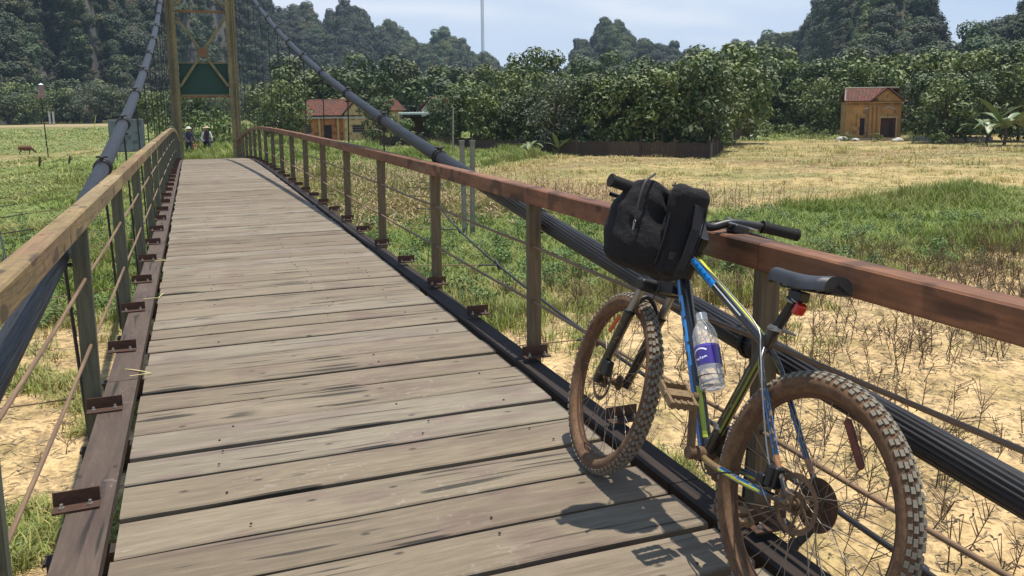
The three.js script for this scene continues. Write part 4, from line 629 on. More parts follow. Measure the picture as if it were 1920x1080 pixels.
// long farmhouse with red roof behind the railing
{
  const h = place('farmhouse', 'long orange farmhouse with a red tiled roof and cream gable', 'house', 8.9, 82, 4, -2.0);
  part('wall', mg([wallWithHoles(3.9, 2.35, 0.2, [[-1.75, -1.15, 0.75, 1.6], [0.1, 0.75, 0.2, 1.55]]).translate(-1.15, 0, -0.2), worldUV(box(0.2, 2.35, 4.4, -3.0, 1.175, -2.4), 0.4), worldUV(box(6.1, 2.35, 0.2, 0, 1.175, -4.5), 0.4)]), K.orange, h);
  part('gable_wall', mg([wallWithHoles(2.3, 2.35, 0.2, [[-0.4, 0.75, 0.8, 1.55]]).translate(1.95, 0, 0.2), worldUV(box(0.2, 2.35, 4.9, 3.0, 1.175, -2.25), 0.4), gablePrism(2.6, 1.35, 0.2).translate(1.95, 2.45, 0.2)]), K.cream, h);
  part('eave_band', mg([box(4.2, 0.16, 0.5, -1.15, 2.25, 0.12), box(2.5, 0.14, 0.2, 1.95, 2.2, 0.48)]), K.white, h);
  const rf = part('roof', mg([roofSlab(V(-3.4, 2.4, 0.45), V(0.75, 2.4, 0.45), V(1.95, 3.85, -2.1), V(-2.3, 3.85, -2.1)), roofSlab(V(3.4, 2.4, -4.8), V(-3.4, 2.4, -4.8), V(-2.3, 3.85, -2.1), V(2.0, 3.85, -2.1)), roofSlab(V(-3.4, 2.4, -4.8), V(-3.4, 2.4, 0.45), V(-2.3, 3.85, -2.1), V(-2.3, 3.85, -2.1)), roofSlab(V(3.35, 2.35, 0.55), V(3.35, 2.35, -2.4), V(1.95, 3.9, -2.4), V(1.95, 3.9, 0.55)), roofSlab(V(0.55, 2.35, 0.55), V(0.55, 2.35, -2.4), V(1.95, 3.9, -2.4), V(1.95, 3.9, 0.55))]), K.tile, h);
  part('ridge', rod(V(-2.3, 3.93, -2.1), V(1.95, 3.93, -2.1), 0.08, 0.08, 8), K.tile, rf);
  for (const [x, y, w, hh, dz] of [[-2.6, 1.17, 0.62, 0.86, -0.12], [2.12, 1.17, 1.16, 0.76, 0.28]]) { const wn = part('window', box(w, hh, 0.04, x, y, dz), K.dark, h); part('shutter', mg([0, 1, 2, 3].map(k => box(w - 0.06, 0.05, 0.04, x, y - hh / 2 + 0.12 + k * hh / 4, dz + 0.05))), K.concrete, wn); part('sill', box(w + 0.14, 0.07, 0.16, x, y - hh / 2 - 0.04, dz + 0.12), K.white, wn); }
  part('door', box(0.66, 1.36, 0.05, -0.72, 0.88, -0.13), K.dark, h);
  for (const x of [-1.55, 0.2, 0.78]) part('pillar', box(0.17, 2.2, 0.17, x, 1.1, 0.1), K.cream, h);
}
{
  const h = place('white_gable_house', 'grey white gable of a small red roofed house behind flat shed', 'house', 15.35, 92, -22, -2.0);
  part('wall', mg([worldUV(box(2.4, 2.9, 4.5, 0, 1.45, -2.25), 0.4), gablePrism(2.4, 1.25, 4.4).translate(0, 2.9, -4.45)]), K.white, h);
  part('roof', mg([roofSlab(V(-1.5, 2.75, 0.15), V(-1.5, 2.75, -4.7), V(0, 4.2, -4.7), V(0, 4.2, 0.15)), roofSlab(V(1.5, 2.75, 0.15), V(1.5, 2.75, -4.7), V(0, 4.2, -4.7), V(0, 4.2, 0.15))]), K.tile, h);
  part('window', box(0.5, 0.6, 0.05, 0, 1.9, 0.02), K.dark, h);
  const g = place('orange_roof_house', 'orange tiled roof peeking out between the farmhouse and flat shed', 'house', 12.7, 90, 35, -2.0);
  part('wall', worldUV(box(2.6, 2.9, 2.6, 0, 1.45, -1.3), 0.4), K.cream, g);
  part('roof', mg([roofSlab(V(-1.6, 2.75, 0.2), V(1.6, 2.75, 0.2), V(1.4, 3.9, -1.3), V(-1.4, 3.9, -1.3)), roofSlab(V(1.6, 2.75, -2.8), V(-1.6, 2.75, -2.8), V(-1.4, 3.9, -1.3), V(1.4, 3.9, -1.3))]), K.tile, g); part('gable', gablePrism(2.4, 1.0, 0.15).rotateY(1.5708).translate(1.2, 2.85, -1.3), K.cream, g);
  const s = place('flat_shed', 'open shed with a flat pale roof beside the farmhouse', 'shed', 14.75, 76, 3, -2.0);
  part('roof', mg([box(4.3, 0.16, 3.2, 0, 2.62, -1.2), ...Array.from({ length: 14 }, (_, i) => box(0.05, 0.05, 3.2, -2.05 + i * 0.315, 2.72, -1.2))]), K.tin, s);
  for (const [x, z] of [[-1.95, 0.2], [1.95, 0.2], [-1.95, -2.6], [1.95, -2.6]]) part('post', box(0.12, 2.54, 0.12, x, 1.27, z), K.concrete, s);
  part('back_wall', worldUV(box(4.0, 2.3, 0.12, 0, 1.15, -2.72), 0.4), K.wood, s);
  const b = place('brick_house', 'brown roofed house half hidden inside the treeline', 'house', 24.6, 84, 10, -2.0);
  part('wall', worldUV(box(3.6, 2.6, 3, 0, 1.3, -1.5), 0.4), K.orange, b); part('roof', mg([roofSlab(V(-2.1, 2.5, 0.3), V(2.1, 2.5, 0.3), V(1.9, 3.75, -1.5), V(-1.9, 3.75, -1.5)), roofSlab(V(2.1, 2.5, -3.3), V(-2.1, 2.5, -3.3), V(-1.9, 3.75, -1.5), V(1.9, 3.75, -1.5))]), K.tile, b); part('window', box(0.7, 0.8, 0.05, 0.2, 1.5, 0.02), K.dark, b);
  const t = place('tin_shed', 'small lean-to with a bright tin roof at the end of the fence', 'shed', 36.35, 84, 25, -2.0);
  part('roof', mg([bar(V(-0.85, 2.1, 0), V(0.85, 1.55, 0), 1.5, 0.05, V(0, 1, 0)), ...[-0.6, -0.2, 0.2, 0.6].map(z => bar(V(-0.85, 2.14, z), V(0.85, 1.59, z), 0.06, 0.05))]), K.tin, t); part('wall', worldUV(box(1.3, 1.5, 1.1, 0, 0.75, 0), 0.4), K.wood, t);
  for (const [az, d, lab] of [[-5.75, 208, 'far red roofed hut half hidden in the left treeline']]) { const f = place('village_hut', lab, 'house', az, d, 8, -2.0); part('wall', worldUV(box(3.2, 2.3, 3, 0, 1.15, -1.5), 0.4), K.white, f); part('roof', mg([roofSlab(V(-1.9, 2.2, 0.3), V(1.9, 2.2, 0.3), V(1.7, 3.3, -1.5), V(-1.7, 3.3, -1.5)), roofSlab(V(1.9, 2.2, -3.3), V(-1.9, 2.2, -3.3), V(-1.7, 3.3, -1.5), V(1.7, 3.3, -1.5))]), K.tile, f); part('door', box(0.8, 1.7, 0.05, 0.3, 0.85, 0.02), K.dark, f); }
  [[-8.15, 190, 'left one of two white gate pillars far across the left field'], [-7.95, 190, 'right one of two white gate pillars far across the left field']].forEach(([az, d, lab]) => { const f = place('gate_pillar', lab, 'pillar', az, d, 0, -2.0, 'white gate pillars'); part('shaft', box(0.34, 2.5, 0.34, 0, 1.25, 0), K.white, f); part('cap', box(0.5, 0.16, 0.5, 0, 2.58, 0), K.white, f); });
}
// dark panel fence in front of the trees: each panel and post a part
{
  const f = thing('panel_fence', 'long low dark fence of weathered panels in front of the trees', 'fence');
  const line = [[12.6, -66], [21.1, -50.6], [28.5, -42.8], [50.2, -69]], fm = [srgb(84, 70, 58), srgb(72, 62, 54), srgb(92, 78, 66)].map(c => std({ color: c, map: T.rust, roughness: 0.95 }));
  for (let k = 0; k < line.length - 1; k++) {
    const a = V(line[k][0], 0, line[k][1]), b = V(line[k + 1][0], 0, line[k + 1][1]), n = Math.round(a.distanceTo(b) / 2.1);
    for (let i = 0; i < n; i++) {
      const p = a.clone().lerp(b, i / n), q = a.clone().lerp(b, (i + 1) / n); p.y = groundY(p.x, p.z); q.y = groundY(q.x, q.z);
      const L = p.distanceTo(q), dir = q.clone().sub(p).normalize(), list = [], R = rng(k * 50 + i), m = 12;
      for (let s = 0; s < m; s++) { const c = p.clone().addScaledVector(dir, (s + 0.5) / m * (L - 0.14) + 0.07), hh = 1.06 + (R() - 0.5) * 0.12; const g = new THREE.BoxGeometry((L - 0.14) / m - 0.012, hh, 0.03).rotateY(Math.atan2(-dir.z, dir.x)); list.push(g.translate(c.x, c.y + hh / 2 - 0.1, c.z + (R() - 0.5) * 0.02)); }
      list.push(bar(p.clone().add(V(0, 0.35, -0.04)), q.clone().add(V(0, 0.35, -0.04)), 0.04, 0.08), bar(p.clone().add(V(0, 0.8, -0.04)), q.clone().add(V(0, 0.8, -0.04)), 0.04, 0.08));
      part('panel', list, fm[i % 3], f); part('post', box(0.12, 1.35, 0.12, p.x, p.y + 0.5, p.z), fm[(i + 1) % 3], f);
    }
  }
}
// low pale wall and stones by the ochre house
{
  const w = thing('low_wall', 'low pale garden wall in shade right of the ochre house', 'wall');
  for (let i = 0; i < 9; i++) { const [x0, z0] = polar(46.4 + i * 0.5, 79.5), [x1, z1] = polar(46.4 + (i + 1) * 0.5, 79.5); part('block', bar(V(x0, -1.85, z0), V(x1, -1.85, z1), 0.2, 0.42 + 0.05 * (i % 2)), K.white, w); }
  const R = rng(61); [['rounded pale boulder left of the ochre house', 42.5, 77.6, 0.42], ['flat pale boulder before the ochre house wall', 43.3, 77.2, 0.3], ['bright white boulder at the right corner of ochre house', 45.75, 77.0, 0.36], ['small pale boulder beside the tin shed', 37.0, 80, 0.4]].forEach(([lab, az, d, s]) => { const [x, z] = polar(az, d), g = new THREE.IcosahedronGeometry(s, 2), p = g.attributes.position; for (let i = 0; i < p.count; i++) { const k = 0.75 + 0.5 * fbm(p.getX(i) * 3 + az, p.getY(i) * 3 + p.getZ(i) * 2, 5, 2); p.setXYZ(i, p.getX(i) * k * 1.5, p.getY(i) * k * 0.7, p.getZ(i) * k); } const m = mergeVertices(g.deleteAttribute('normal').deleteAttribute('uv')); m.computeVertexNormals(); worldUV(m, 0.6); const b = shadow(new THREE.Mesh(m, K.white)); b.name = 'boulder'; b.position.set(x, groundY(x, z) + s * 0.25, z); tag(b, lab, 'boulder'); });
}
// radio mast
{
  const m = place('radio_mast', 'tall slender lattice radio mast rising above the trees', 'mast', 18.9, 150, 0, -2.0), h = 31, g1 = std({ color: srgb(200, 204, 206), roughness: 0.5, metalness: 0.2 }), g2 = std({ color: srgb(70, 74, 82), roughness: 0.6 });
  const legs = [0, 1, 2].map(i => V(Math.cos(i * 2.094 + 0.4) * 0.26, 0, Math.sin(i * 2.094 + 0.4) * 0.26));
  for (let s = 0; s < 5; s++) { const y0 = s * h / 5, y1 = (s + 1) * h / 5, list = []; legs.forEach((l, i) => { list.push(rod(l.clone().setY(y0), l.clone().setY(y1), 0.05, 0.05, 6)); const nx = legs[(i + 1) % 3]; for (let k = 0; k < 9; k++) { const ya = mix(y0, y1, k / 9), yb = mix(y0, y1, (k + 1) / 9); list.push(rod(l.clone().setY(ya), nx.clone().setY(yb), 0.025, 0.025, 4, false), rod(l.clone().setY(ya), nx.clone().setY(ya), 0.025, 0.025, 4, false)); } }); part('section', list, s < 2 ? g2 : g1, m); }
  part('antenna', mg([rod(V(0, h, 0), V(0, h + 2, 0), 0.04, 0.02, 6), box(0.3, 1.4, 0.12, 0.4, h - 4, 0), box(0.3, 1.4, 0.12, -0.4, h - 4, 0)]), g1, m);
}
// sign seen from behind, lamp pole, bamboo stake, field posts
{
  const s = place('sign_panel', 'plain grey sign panel standing left of the far bridge end', 'sign', -4.0, 44, 6, -1.9);
  part('panel', rbox(1.5, 1.5, 0.04, 0.01, 0, 1.95, 0), std({ color: srgb(128, 138, 146), map: T.plaster, roughness: 0.7 }), s);
  part('frame', mg([box(1.56, 0.05, 0.06, 0, 2.72, -0.03), box(1.56, 0.05, 0.06, 0, 1.19, -0.03), box(0.05, 1.5, 0.06, -0.76, 1.95, -0.03), box(0.05, 1.5, 0.06, 0.76, 1.95, -0.03)]), K.concrete, s);
  for (const x of [-0.5, 0.5]) part('post', rod(V(x, -0.2, -0.08), V(x, 2.6, -0.08), 0.04, 0.04, 8), K.concrete, s);
  const l = place('lamp_pole', 'thin dark pole with a small boxed lamp in the left field', 'pole', -8.4, 60, 0);
  part('pole', rod(V(0, -0.1, 0), V(-0.12, 4.2, 0), 0.035, 0.028, 8), K.dark, l); part('lamp_box', mg([box(0.5, 0.22, 0.4, -0.12, 4.0, 0), box(0.3, 0.5, 0.3, -0.05, 4.4, 0)]), std({ color: srgb(150, 120, 120), roughness: 0.7 }), l); part('cap', new THREE.ConeGeometry(0.22, 0.12, 4).rotateY(0.78).translate(-0.05, 4.75, 0), K.tin, l);
  const b = place('bamboo_stake', 'leaning yellow bamboo stake in the left field', 'stake', -6.1, 66, 0);
  part('cane', mg([rod(V(0, -0.1, 0), V(0.52, 2.55, 0), 0.035, 0.02, 8), ...[0.2, 0.45, 0.7].map(t => new THREE.TorusGeometry(0.034, 0.008, 5, 10).rotateX(1.57).translate(0.52 * t, 2.6 * t, 0))]), std({ color: srgb(206, 192, 96), roughness: 0.6 }), b); part('tip_leaf', bar(V(0.52, 2.5, 0), V(0.66, 2.62, 0.02), 0.05, 0.01), std({ color: srgb(170, 170, 80) }), b);
  [[5.86, 20.5, 'left one of two grey concrete posts standing in the grass'], [6.10, 20.6, 'right one of two grey concrete posts standing in the grass']].forEach(([x, d, lab], i) => { const p = thing('field_post', lab, 'post', [x, groundY(x, -d), -d], 'posts in the grass'); part('shaft', worldUV(box(0.11, 2.55, 0.10, 0, 1.25, 0), 0.8), K.concrete, p); part('top_cap', mg([box(0.13, 0.05, 0.12, 0, 2.54, 0), rod(V(0, 2.3, 0.06), V(0, 2.3, -0.06), 0.015, 0.015, 6)]), K.concrete, p); p.rotation.z = i ? -0.012 : 0.02; });
  const t = place('pale_pole', 'slim pale pole standing before the trees beside the railing', 'pole', 16.75, 57, 0); part('shaft', rod(V(0, -0.1, 0), V(0.08, 3.1, 0), 0.06, 0.045, 8), std({ color: srgb(196, 190, 160), map: T.rust }), t); part('insulator', rod(V(0.08, 3.1, 0), V(0.08, 3.25, 0), 0.03, 0.02, 8), K.white, t);
  [[-9.0, 44, 'dark leaning stump, nearer of two stakes in left field', 0.75], [-7.4, 46, 'short dark stake standing alone in left field', 0.5]].forEach(([az, d, lab, h]) => { const p = place('field_stake', lab, 'stake', az, d, 0); part('stem', rod(V(0, -0.1, 0), V(0.12, h, 0), 0.07, 0.04, 7), K.wood, p); part('snag', rod(V(0.08, h * 0.6, 0), V(0.22, h * 0.8, 0.05), 0.035, 0.015, 6), K.wood, p); });
}
// people at the far end
function person(name, label, az, dist, face, o) {
  const p = place(name, label, 'person', az, dist, face, undefined), st = o.step, c = (a, b, ra, rb) => q => capsule(q, a, b, ra, rb);
  const bones = [[[0, 0.92, 0], [0, 1.18, 0.0], 0.13, 0.12], [[0, 1.12, 0], [0, 1.30, 0.01], 0.125, 0.13], [[-0.14, 1.32, 0], [0.14, 1.32, 0], 0.06, 0.06], [[0, 1.34, 0], [0, 1.44, 0.02], 0.05, 0.05], [[0, 1.49, 0.03], [0, 1.55, 0.03], 0.08, 0.085]];
  for (const s of [-1, 1]) { bones.push([[s * 0.085, 0.88, 0], [s * 0.09, 0.48, s * st * 0.5], 0.095, 0.06], [[s * 0.09, 0.48, s * st * 0.5], [s * 0.09, 0.09, s * st * 0.5 - (s * st > 0 ? 0 : 0.12)], 0.062, 0.042], [[s * 0.09, 0.05, s * st * 0.5 - (s * st > 0 ? 0 : 0.12)], [s * 0.095, 0.04, s * st * 0.5 + 0.13 - (s * st > 0 ? 0 : 0.12)], 0.04, 0.034]); const el = o.arms[s < 0 ? 0 : 1]; bones.push([[s * 0.17, 1.31, 0], el[0], 0.052, 0.044], [el[0], el[1], 0.044, 0.032], [el[1], [el[1][0], el[1][1] - 0.07, el[1][2] + 0.02], 0.034, 0.022]); }
  const f = q => { let d = 9; for (const [a, b, ra, rb] of bones) d = smin(d, capsule(q, a, b, ra, rb), 0.035); return d; };
  const body = sdfMesh(f, [0, 0.86, 0], 0.92, 80, (x, y, z) => y > 1.42 ? (y > 1.56 && z < 0.06 ? o.hair : o.skin) : y < 0.07 ? o.shoe : y < 0.9 ? (o.skirt && y < 0.3 ? o.skin : o.legs) : (Math.abs(x) > 0.135 ? (y < o.cuff ? o.skin : o.sleeve) : (z > 0.02 ? o.front : o.shirt)));
  part('body', body, std({ vertexColors: true, roughness: 0.85 }), p);
  part('hat', mg([new THREE.CylinderGeometry(0.085, 0.105, 0.10, 18).translate(0, 1.63, 0.02), new THREE.CylinderGeometry(o.brim, o.brim + 0.02, 0.02, 22).translate(0, 1.585, 0.03)]), std({ color: o.hat, roughness: 0.8 }), p);
  part('face', mg([new THREE.SphereGeometry(0.016, 8, 6).translate(0, 1.515, 0.118), new THREE.SphereGeometry(0.012, 8, 6).translate(-0.033, 1.54, 0.105), new THREE.SphereGeometry(0.012, 8, 6).translate(0.033, 1.54, 0.105), box(0.045, 0.008, 0.01, 0, 1.475, 0.108), new THREE.SphereGeometry(0.02, 8, 6).scale(0.5, 1.2, 1).translate(-0.088, 1.52, 0.03), new THREE.SphereGeometry(0.02, 8, 6).scale(0.5, 1.2, 1).translate(0.088, 1.52, 0.03)]), std({ color: o.skin.clone().multiplyScalar(0.8), roughness: 0.7 }), p);
  return p;
}
{
  const skin = lin(0.36, 0.2, 0.12), hair = lin(0.015, 0.012, 0.01), black = lin(0.02, 0.02, 0.025);
  person('person', 'person in a white long sleeved top, dark vest and pale hat walking', 0.67, 46, 12, { step: 0.3, arms: [[[-0.24, 1.05, -0.04], [-0.2, 0.84, 0.1]], [[0.25, 1.06, 0.04], [0.24, 0.82, 0.02]]], skin, hair, shoe: black, legs: lin(0.02, 0.02, 0.04), shirt: lin(0.75, 0.7, 0.7), front: lin(0.07, 0.03, 0.05), sleeve: lin(0.8, 0.74, 0.76), cuff: 0.82, hat: srgb(210, 190, 160), brim: 0.17 });
  person('person', 'person in dark clothes and a white hat beside the left tower leg', -0.42, 45.2, 35, { step: 0.2, arms: [[[-0.25, 1.08, 0.05], [-0.2, 0.95, 0.26]], [[0.25, 1.08, 0.06], [0.22, 0.95, 0.28]]], skin, hair, shoe: black, legs: lin(0.03, 0.04, 0.06), shirt: lin(0.03, 0.03, 0.05), front: lin(0.05, 0.04, 0.08), sleeve: lin(0.04, 0.04, 0.07), cuff: 0.95, hat: srgb(232, 228, 214), brim: 0.13 });
  const b = place('parked_bicycle', 'dark bicycle held by the person in the white hat', 'bicycle', -0.1, 44.9, 70), tr = new THREE.TorusGeometry(0.31, 0.02, 8, 32);
  for (const x of [-0.52, 0.52]) { const w = group('wheel', b); w.position.set(x, 0.33, 0); part('tyre', tr, B.rubber, w); part('spokes', mg(Array.from({ length: 9 }, (_, i) => rod(V(Math.cos(i * 0.698) * 0.3, Math.sin(i * 0.698) * 0.3, 0), V(-Math.cos(i * 0.698) * 0.3, -Math.sin(i * 0.698) * 0.3, 0), 0.002, 0.002, 4))), B.spoke, w); }
  part('frame', mg([rod(V(-0.52, 0.33, 0), V(-0.08, 0.3, 0), 0.012), rod(V(-0.08, 0.3, 0), V(-0.22, 0.78, 0), 0.016), rod(V(-0.08, 0.3, 0), V(0.38, 0.74, 0), 0.018), rod(V(-0.2, 0.72, 0), V(0.36, 0.82, 0), 0.016), rod(V(0.34, 0.9, 0), V(0.52, 0.33, 0), 0.014), rod(V(-0.52, 0.33, 0), V(-0.2, 0.7, 0), 0.01)]), B.red, b); part('saddle', rbox(0.25, 0.05, 0.13, 0.02, -0.23, 0.83, 0), B.rubber, b); part('handlebar', mg([rod(V(0.32, 0.98, -0.27), V(0.32, 0.98, 0.27), 0.013), rod(V(0.34, 0.88, 0), V(0.32, 0.98, 0), 0.014)]), B.steel, b);
}
// calf grazing in the left field
{
  const p = place('calf', 'brown calf grazing in the left field', 'cow', -9.55, 71, 0), brown = lin(0.12, 0.05, 0.025), dark = lin(0.08, 0.03, 0.015);
  const bones = [[[-0.42, 0.62, 0], [0.25, 0.62, 0], 0.19, 0.21], [[-0.1, 0.56, 0], [0.3, 0.58, 0], 0.2, 0.2], [[0.35, 0.66, 0], [0.62, 0.42, 0.02], 0.13, 0.085], [[0.62, 0.42, 0.02], [0.82, 0.2, 0.03], 0.085, 0.055], [[-0.58, 0.7, 0], [-0.62, 0.35, 0.02], 0.03, 0.015]];
  for (const s of [-1, 1]) bones.push([[0.28, 0.5, s * 0.1], [0.3, 0.28, s * 0.11], 0.08, 0.045], [[0.3, 0.28, s * 0.11], [0.28, 0.04, s * 0.11], 0.04, 0.035], [[-0.45, 0.58, s * 0.1], [-0.38, 0.4, s * 0.12], 0.11, 0.07], [[-0.38, 0.4, s * 0.12], [-0.5, 0.25, s * 0.12], 0.06, 0.04], [[-0.5, 0.25, s * 0.12], [-0.47, 0.04, s * 0.12], 0.038, 0.035], [[0.62, 0.47, s * 0.07], [0.57, 0.5, s * 0.17], 0.03, 0.02]);
  part('body', sdfMesh(q => { let d = 9; for (const [a, b, ra, rb] of bones) d = smin(d, capsule(q, a, b, ra, rb), 0.04); return d; }, [0.1, 0.45, 0], 0.85, 72, (x, y) => y < 0.12 || x > 0.76 ? dark : brown), std({ vertexColors: true, roughness: 0.9 }), p); p.scale.setScalar(0.8);
}
// ---------------------------------------------------------------- trees and plants
const leafStd = new THREE.MeshPhysicalMaterial({ vertexColors: true, roughness: 0.6, side: THREE.DoubleSide, transmission: 0.22, thickness: 0 });
const barkMat = std({ color: srgb(96, 84, 68), map: T.rust, roughness: 0.95 });
function crownGeo(clumps, perUnit, leaf, seed, pal, aspect = 0.5) {   // leaves spread through clumps: [x, y, z, r]
  const R = rng(seed), pos = [], col = [], idx = [], p = V(), n = V(), a = V(), b = V(), c = new THREE.Color();
  for (const [cx, cy, cz, r] of clumps) {
    const cnt = Math.round(perUnit * r * r), tone = 0.75 + R() * 0.5, hue = R();
    for (let i = 0; i < cnt; i++) {
      const u = R() * 2 - 1, t = R() * 6.2832, s = Math.sqrt(1 - u * u), k = r * (0.35 + 0.65 * Math.pow(R(), 0.45)); n.set(s * Math.cos(t), u, s * Math.sin(t)); p.set(cx + n.x * k, cy + n.y * k * 0.8, cz + n.z * k);
      n.x += (R() - 0.5) * 1.6; n.y += 0.35 + (R() - 0.5) * 1.2; n.z += (R() - 0.5) * 1.6; n.normalize(); a.set(R() - 0.5, R() - 0.5 - 0.3, R() - 0.5).cross(n).normalize(); b.crossVectors(n, a);
      const L = leaf * (0.6 + R() * 0.8) * 0.5, w = L * aspect, o = pos.length / 3;
      for (const [e, f, g] of [[-1, 0, -0.1], [0.1, 1, 0.12], [1, 0, -0.2], [0.1, -1, 0.12]]) pos.push(p.x + b.x * e * L + a.x * f * w + n.x * g * L, p.y + b.y * e * L + a.y * f * w + n.y * g * L, p.z + b.z * e * L + a.z * f * w + n.z * g * L);
      const q = R(); c.copy(pal[0]).lerp(pal[1], clamp(hue * 0.5 + q * 0.6)).multiplyScalar(tone * (0.8 + R() * 0.4)); if (R() < 0.09) c.lerp(pal[2], 0.7);
      for (let j = 0; j < 4; j++) col.push(c.r, c.g, c.b); idx.push(o, o + 1, o + 2, o, o + 2, o + 3);
    }
  }
  const g = new THREE.BufferGeometry(); g.setAttribute('position', new THREE.Float32BufferAttribute(pos, 3)); g.setAttribute('color', new THREE.Float32BufferAttribute(col, 3)); g.setIndex(idx); g.computeVertexNormals(); return g;
}
const PAL = { dark: [lin(0.03, 0.062, 0.012), lin(0.10, 0.14, 0.025), lin(0.26, 0.28, 0.14)], mid: [lin(0.048, 0.092, 0.015), lin(0.165, 0.205, 0.035), lin(0.32, 0.34, 0.18)], light: [lin(0.07, 0.13, 0.025), lin(0.18, 0.24, 0.05), lin(0.32, 0.36, 0.12)], grey: [lin(0.06, 0.085, 0.045), lin(0.13, 0.15, 0.08), lin(0.3, 0.3, 0.2)] };
function treeKit(seed, h, r, pal, o = {}) {                // one kind of tree: trunk with limbs, crown of leaf clumps
  const R = rng(seed), clumps = [], limbs = [], n = o.n || 15, y0 = h * (o.low ?? 0.18);
  const trunkTop = V((R() - 0.5) * 0.5, h * 0.72, (R() - 0.5) * 0.5);
  limbs.push(tube([V(0, -0.25, 0), V(0.06, h * 0.22, 0.03), V(trunkTop.x * 0.6, h * 0.45, trunkTop.z * 0.6), trunkTop], h * 0.016, 14, 7));
  for (let i = 0; i < n; i++) { const t = (i + 0.5) / n, y = mix(y0, h * 0.93, Math.pow(t, o.pow || 0.85)), q = (y - y0) / (h - y0), prof = Math.sqrt(Math.max(0.05, 1 - Math.pow(Math.abs(q - (o.belly || 0.4)) / (q > (o.belly || 0.4) ? 1 - (o.belly || 0.4) : (o.belly || 0.4) + 0.35), 2))), a = i * 2.399 + R(), rr = r * prof * (0.3 + 0.72 * R()); const cr = r * (o.clump || 0.42) * (0.4 + R() * 0.75); const c = [Math.cos(a) * rr, y, Math.sin(a) * rr, cr]; clumps.push(c); if (i % 2 === 0) limbs.push(rod(V(trunkTop.x * 0.6 * t, Math.max(h * 0.15, y * 0.62), trunkTop.z * 0.6 * t), V(c[0], c[1], c[2]), h * 0.008, h * 0.003, 5)); }
  return { trunk: mg(limbs), crown: crownGeo(clumps, o.dens || 150, o.leaf || 0.3, seed + 1, pal, o.aspect) };
}
const KIT = {
  round: treeKit(11, 6, 2.5, PAL.mid, { n: 30, low: 0.1, dens: 175 }), dark: treeKit(12, 6, 2.4, PAL.dark, { n: 30, low: 0.08, dens: 185 }), loose: treeKit(13, 6.4, 2.3, PAL.mid, { n: 26, low: 0.26, clump: 0.38, dens: 160, leaf: 0.36 }),
  light: treeKit(14, 5, 2.3, PAL.light, { n: 26, low: 0.05, dens: 165, leaf: 0.34 }), tall: treeKit(15, 8, 2.7, PAL.dark, { n: 26, low: 0.42, belly: 0.7, clump: 0.36, dens: 130, leaf: 0.36 }), grey: treeKit(16, 6, 2.3, PAL.grey, { n: 30, low: 0.15, clump: 0.36, dens: 170, leaf: 0.22 }), bush: treeKit(17, 2.6, 1.5, PAL.light, { n: 12, low: 0.05, dens: 330, leaf: 0.26, aspect: 0.3 }), shrub: treeKit(18, 1.3, 0.8, PAL.mid, { n: 8, low: 0.05, dens: 500, leaf: 0.16 }),
};
function tree(kind, az, dist, h, label, grp, name = 'tree', cat = 'tree', wide = 1) {
  const kit = KIT[kind], H0 = { round: 6, dark: 6, loose: 6.4, light: 5, tall: 8, grey: 6, bush: 2.6, shrub: 1.3 }[kind], [x, z] = polar(az, dist), s = h / H0;
  const t = thing(name, label, cat, [x, groundY(x, z) - 0.05, z], grp); t.rotation.y = hash(Math.round(az * 100), Math.round(dist), 3) * 6.28; t.scale.set(s * wide, s, s * wide);
  part(name === 'tree' ? 'trunk' : 'stems', kit.trunk, barkMat, t); part(name === 'tree' ? 'crown' : 'foliage', kit.crown, leafStd, t); return t;
}
